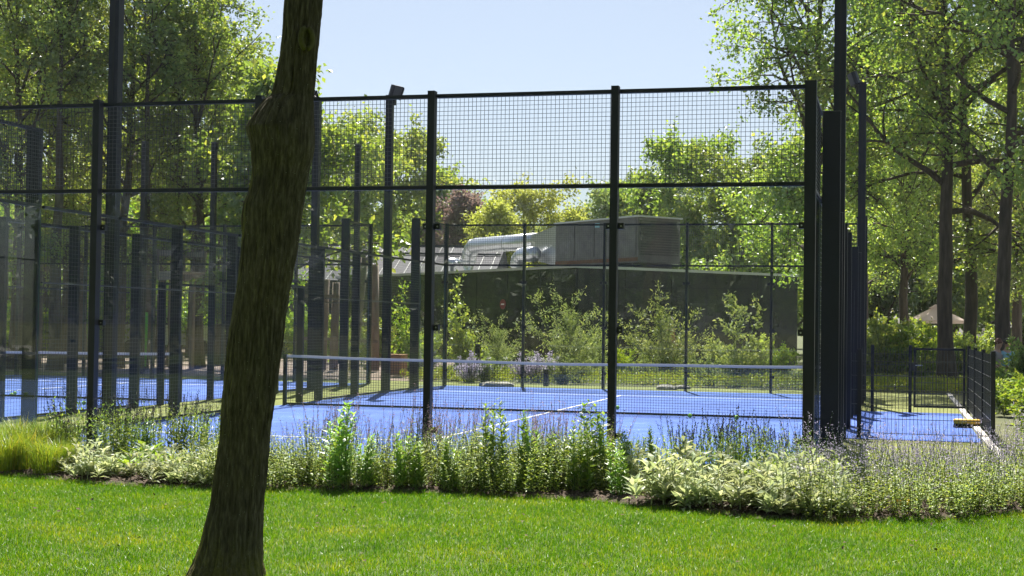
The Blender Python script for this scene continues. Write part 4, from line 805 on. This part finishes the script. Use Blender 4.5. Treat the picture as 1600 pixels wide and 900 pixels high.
for v in range(3):
    PL['salvia%d' % v] = plantset('lf_salvia', 'fl_dark', seed=100+v, ns=20, h0=.5, h1=.8, base=.15, tilt=7, nleaf=20, lL=.055, lW=.02, lo=.08, hi=.8, flower=True, leafup=.9, fl_from=.8, nfl=22, flL=.016, flS=.006)
    PL['pink%d' % v] = plantset('lf_salvia', 'fl_pink', seed=120+v, ns=20, h0=.5, h1=.8, base=.17, tilt=8, nleaf=16, lL=.045, lW=.014, lo=.05, hi=.65, flower=True, leafup=.6, fl_from=.6, nfl=18, flL=.016, flS=.012)
    PL['phlox%d' % v] = plantset('lf_phlox', None, seed=140+v, ns=8, h0=.44, h1=.66, base=.09, tilt=4, nleaf=46, lL=.085, lW=.027, lo=.04, hi=1.0, leafup=.75, stem_r=.003, curv=.1)
    PL['mound%d' % v] = plantset('lf_nepeta', None, seed=160+v, ns=46, h0=.28, h1=.5, base=.24, tilt=15, nleaf=26, lL=.032, lW=.017, lo=.02, hi=1, leafup=.3)
    PL['nepeta%d' % v] = plantset('lf_nepeta', 'fl_lav', seed=180+v, ns=34, h0=.38, h1=.8, base=.24, tilt=14, nleaf=24, lL=.036, lW=.019, lo=.02, hi=.66, flower=True, leafup=.3, fl_from=.68, nfl=9, flL=.017, flS=.013)
    # lamb's ear rosettes
    g = np.random.default_rng(200+v); P_ = []; D_ = []; st = MB()
    for q in range(13):
        r = .22*math.sqrt(g.uniform()); a = g.uniform(0, 6.28); b = np.array([r*math.cos(a), r*math.sin(a), .02+g.uniform(0, .05)])
        for k in range(11): az = k*2.4+g.normal(0, .2); P_.append(b+[0, 0, k*.006]); D_.append((math.cos(az), math.sin(az), .35+k*.13+g.normal(0, .2)))
    for q in range(3 if v else 5):
        r = .18*math.sqrt(g.uniform()); a = g.uniform(0, 6.28); b = np.array([r*math.cos(a), r*math.sin(a), 0]); h = g.uniform(.25, .42); st.tube(np.array([b, b+[g.normal()*.02, g.normal()*.02, h]]), (.005, .004), 4)
        for k in range(12): az = k*1.57+(k//2)*.5; P_.append(b+[0, 0, h*(.25+.75*k/12)]); D_.append((math.cos(az), math.sin(az), .2 if k < 8 else .9))
    n = len(P_); D_ = np.array(D_); sc = g.uniform(.65, 1.2, n)
    PL['stachys%d' % v] = [('stalks', st.mesh('stalks', M['lf_stachys'])), ('leaves', MB().leaves(P_, D_, np.tile([0, 0, 1.], (n, 1))+g.normal(0, .25, (n, 3)), .13*sc, .04*sc, .2, .5, .22).mesh('leaves', M['lf_stachys']))]
    P_ = []; D_ = []
    for q in range(34): az = g.uniform(0, 6.28); r = g.uniform(0, .08); P_.append((r*math.cos(az), r*math.sin(az), g.uniform(.02, .18))); D_.append((math.cos(az), math.sin(az), g.uniform(.3, 1.9)))
    st = MB(); [st.tube(np.array([(0, 0, 0), P_[k]]), .004, 3) for k in range(34)]
    PL['broad%d' % v] = [('stalks', st.mesh('stalks', M['stem']))]
    for k in range(34): sc = g.uniform(.7, 1.25); PL['broad%d' % v].append(('leaf', MB().leaves([P_[k]], [D_[k]], np.array([[0, 0, 1.]])+g.normal(0, .2, (1, 3)), .2*sc, .065*sc, .18, .5, .25).mesh('leaf', M['lf_broad'])))
    n = 420; az = g.uniform(0, 6.28, n); rb = .16*np.sqrt(g.uniform(0, 1, n)); lean = g.uniform(.1, .75, n); hh = g.uniform(.28, .6, n); b = np.stack([rb*np.cos(az), rb*np.sin(az), 0*az], 1); a2 = az+g.normal(0, .5, n); o = np.stack([np.cos(a2), np.sin(a2), 0*az], 1); wv = np.stack([-np.sin(a2), np.cos(a2), 0*az], 1)*.0028
    m1 = b+o*(hh*lean*.35)[:, None]+np.array([0, 0, 1])*(hh*.62)[:, None]; tp = b+o*(hh*lean)[:, None]+np.array([0, 0, 1])*(hh*(1-.35*lean))[:, None]
    V = np.stack([b-wv, b+wv, m1+wv, m1-wv, tp], 1).reshape(-1, 3); i5 = np.arange(n)*5
    PL['grass%d' % v] = [('blades', mk('blades', V, [np.stack([i5, i5+1, i5+2, i5+3], 1), np.stack([i5+3, i5+2, i5+4], 1)], M['lf_tallgrass']))]
def plant(kind, x, y, name, label, group, s=1.0, sz=None, z=.03):
    t = tag(empty(name, (x, y, z), rng.uniform(0, 6.28)), label, 'plant', group); t.rotation_euler.x = rng.normal()*.06; t.rotation_euler.y = rng.normal()*.06; t.scale = (s*rng.uniform(.9, 1.15), s, sz or s*rng.uniform(.85, 1.1))
    for nm, me in PL[kind+str(rng.integers(0, 3))]:
        o = ob(nm, me, t)
        if nm != 'leaf': tag(o, kind='stuff')
    return t
ORD = 'first second third fourth fifth sixth seventh eighth ninth tenth eleventh twelfth thirteenth fourteenth fifteenth sixteenth'.split()
def bu(p): d = Vector((p.x-CX, p.y-CY, p.z-CZ)); return d.dot(r2)/d.dot(fw)
def scatter(kind, u0, u1, v0, v1, n, name, label, group, s=(.85, 1.15), mind=.0):
    done = []; made = []
    for q in range(n*6):
        if len(done) >= n: break
        p = pix(rng.uniform(u0, u1), rng.uniform(v0, v1))
        if p.y > -.16 and p.x < 2.2 or any((p.x-a)**2+(p.y-b)**2 < mind**2 for a, b in done): continue
        if p.y < bedge(p.x)+.08: continue
        done.append((p.x, p.y)); made.append((bu(p), plant(kind, p.x, p.y, name, label, group, rng.uniform(*s))))
    if len(made) <= 16:
        for (q, (_, o)) in enumerate(sorted(made, key=lambda a: a[0])): o['label'] = label+', %s from the left' % ORD[q]
scatter('salvia', 100, 340, 712, 735, 15, 'salvia_plant', 'dark-spiked salvia clump in front of the leftmost near post', 'salvia clumps at the left of the bed', (.8, 1.), .2)
scatter('salvia', 80, 118, 722, 735, 3, 'salvia_plant', 'small salvia clump beside the tall grass at the left', 'small salvia clumps by the tall grass', (.6, .8), .12)
scatter('pink', 420, 975, 738, 752, 26, 'pink_salvia', 'wispy pink-flowered salvia along the foot of the near glass', 'pink salvias along the near glass', (.8, 1.05), .14)
scatter('mound', 412, 720, 756, 776, 30, 'catmint_plant', 'low bushy catmint without flowers right of the leaning trunk', 'green catmint right of the trunk', (.7, 1.1), .2)
scatter('mound', 720, 1000, 754, 776, 26, 'catmint_plant', 'low catmint tucked between the upright leafy stems', 'catmint between the leafy stems', (.75, 1.05), .18)
scatter('salvia', 1040, 1250, 758, 772, 13, 'salvia_plant', 'dark-spiked salvia clump between the two rightmost near posts', 'salvia clumps between the right posts', (.78, .96), .17)
scatter('stachys', 990, 1310, 768, 812, 44, 'lambs_ear_plant', 'silvery lamb\'s ear rosettes at the right of the bed', 'lamb\'s ear at the right of the bed', (.8, 1.15), .16)
scatter('broad', 1130, 1240, 764, 780, 5, 'broadleaf_plant', 'broad-leaved green plant among the silvery rosettes', 'broad-leaved plants among the lamb\'s ear', (.8, 1.05), .2)
scatter('nepeta', 1262, 1600, 764, 814, 42, 'catmint_plant', 'lavender-flowered catmint at the right end of the bed', 'flowering catmint at the right', (.62, .9), .2)
scatter('nepeta', 1560, 1660, 720, 770, 9, 'catmint_plant', 'lavender-flowered catmint beside the kerb at the right edge', 'flowering catmint by the kerb', (.65, .95), .2)
scatter('stachys', 112, 340, 742, 772, 20, 'lambs_ear_plant', 'grey-green lamb\'s ear rosettes along the left lawn edge', 'lamb\'s ear along the left lawn edge', (.6, .9), .18)
scatter('broad', 195, 345, 730, 752, 9, 'broadleaf_plant', 'broad-leaved plant in front of the left salvias', 'broad-leaved plants left of the trunk', (.75, 1.0), .2)
scatter('grass', -80, 105, 705, 752, 24, 'tall_grass', 'tuft of tall arching grass at the left edge of the bed', 'tall grass tufts at the left', (.6, .9), .15)
scatter('mound', 330, 420, 745, 765, 7, 'catmint_plant', 'catmint hidden behind the leaning trunk', 'catmint behind the trunk', (.8, 1.), .2)
PH = ((517, 768, 1.25, 'tall leafy phlox-like stem group nearest the leaning trunk on its right'), (560, 770, .8, 'short leafy stem group right of the tallest one by the trunk'), (618, 771, .75, 'leafy stem group left of the third near post from the right'), (652, 770, .85, 'leafy stem group just left of the third near post from the right'), (702, 770, .85, 'leafy stem group just right of the third near post from the right'),
      (766, 768, 1.2, 'first tall leafy stem group between the third and second post'), (818, 767, 1.08, 'second leafy stem group between the third and second post'), (860, 770, 1.0, 'third leafy stem group between the third and second post'), (911, 777, 1.08, 'fullest leafy stem group just left of the second post'), (937, 766, 1.3, 'tallest leafy stem group at the foot of the second post'), (968, 781, .72, 'low leafy stem group nearest the lawn below the second post'), (990, 768, .9, 'leafy stem group right of the second post'), (1018, 764, .85, 'leafy stem group at the left edge of the silvery rosettes'))
for u, v, s, lb in PH:
    p = pix(u+rng.normal()*3, v+rng.normal()*1.5); plant('phlox', p.x, max(p.y, bedge(p.x)+.1), 'leafy_phlox', lb, None, s*.95)
for u, v in ((150, 745), (255, 748), (268, 745), (1222, 782), (1255, 792), (1410, 805)):
    p = pix(u, v); g_ = MB(); n = 7; g_.leaves(np.tile([0, 0, .06], (n, 1))+rng.normal(0, .03, (n, 3)), rv(n)+[0, 0, .5], rv(n)+[0, 0, 1], .07, .04)
    tf = tag(empty('golden_leaf_tuft', (p.x, p.y, .06)), 'small tuft of golden leaves low in the flower bed', 'plant', 'golden leaf tufts'); tag(g_.build('leaves', M['fl_yellow'], tf), kind='stuff')
n = 9000; px_ = rng.uniform(-9, 5, n); e_ = bedge(px_); py_ = e_+rng.uniform(0, 1, n)**1.5*2.2; ok_ = py_ < -.15; P = np.stack([px_, py_, .06+0*px_], 1)[ok_]; n = len(P)
P[:, 2] = .02+.05*np.clip((P[:, 1]-bedge(P[:, 0]))/.25, 0, 1)
dd = rv(n); dd[:, 2] *= .25
tag(MB().leaves(P, dd, rv(n)*.4+[0, 0, 1], rng.uniform(.015, .05, n), rng.uniform(.008, .025, n)).build('bark_chips', M['chip']), 'brown bark chips and dry leaves on the bed soil', 'mulch', kind='stuff')
# ------------------------------------------------------------------ lawn grass blades
def blades(name, label, n, x0, x1, y0, h, wd):
    x = rng.uniform(x0, x1, n); yt = bedge(x)+.03; y = y0+(yt-y0)*rng.uniform(0, 1, n); edge = (yt-y) < .12
    c = .5+.5*np.sin(x*5.1+np.sin(y*7.3)*1.7)*np.sin(y*6.3+np.sin(x*4.1)); hh = h*(.55+.55*rng.uniform(0, 1, n)+.35*c)*(1+.5*edge*rng.uniform(0, 1, n))
    az = rng.uniform(0, 6.28, n); ln = np.abs(rng.normal(0, .42, n)); a2 = rng.uniform(0, 6.28, n)
    b = np.stack([x, y, 0*x-.004], 1); wv = np.stack([np.cos(az), np.sin(az), 0*x], 1)*(wd*rng.uniform(.6, 1.3, n))[:, None]
    o = np.stack([np.cos(a2)*ln, np.sin(a2)*ln, 1+0*x], 1); m = b+o*(hh*.55)[:, None]; o2 = np.stack([np.cos(a2)*ln*2.2, np.sin(a2)*ln*2.2, 1-.25*ln], 1); t = m+o2*(hh*.45)[:, None]
    V = np.stack([b-wv, b+wv, m+wv*.8, m-wv*.8, t], 1).reshape(-1, 3); i = np.arange(n)*5
    o = ob(name, mk(name, V, [np.stack([i, i+1, i+2, i+3], 1), np.stack([i+3, i+2, i+4], 1)], M['lf_grass'])); tag(o, label, 'grass', kind='stuff')
blades('lawn_grass', 'short mown green grass of the foreground lawn', 420000, -8.2, 4.2, -8.6, .036, .0021)

n = 140; P = np.stack([rng.uniform(-7.5, 3.5, n), rng.uniform(-8, -3.4, n), rng.uniform(.03, .045, n)], 1); dd = rv(n); dd[:, 2] *= .3
tag(MB().leaves(P, dd, rv(n)*.5+[0, 0, 1], rng.uniform(.02, .05, n), rng.uniform(.012, .03, n)).build('leaf_litter', M['chip']), 'few dry brown leaves scattered on the lawn', 'leaf litter', kind='stuff')
# ------------------------------------------------------------------ tell look-alike trees and shrubs apart by their place
from collections import defaultdict
same = defaultdict(list)
for o in C.objects:
    if o.parent is None and o.get('category') in ('tree', 'shrub') and 'mirrored' not in o['label']: same[o['label']].append(o)
for lb, l in same.items():
    if 1 < len(l) <= 16:
        for q, o in enumerate(sorted(l, key=lambda a: bu(a.location))): o['label'] = lb+', %s from the left' % ORD[q]

# ------------------------------------------------------------------ thin haze volume, added to lift the shadows
m, n, out = newmat('shadow_lift_haze'); pv = nd(n, 'ShaderNodeVolumePrincipled'); pv.inputs['Color'].default_value = (.93, .96, 1, 1); pv.inputs['Density'].default_value = .0002; pv.inputs['Anisotropy'].default_value = .3
n.links.new(pv.outputs[0], out.inputs['Volume'])
tag(MB().box(-230, 230, -75, 260, -1.2, 21).build('added_haze', m), 'thin pale haze added over the park to lift the shadows', 'added_haze', kind='stuff')
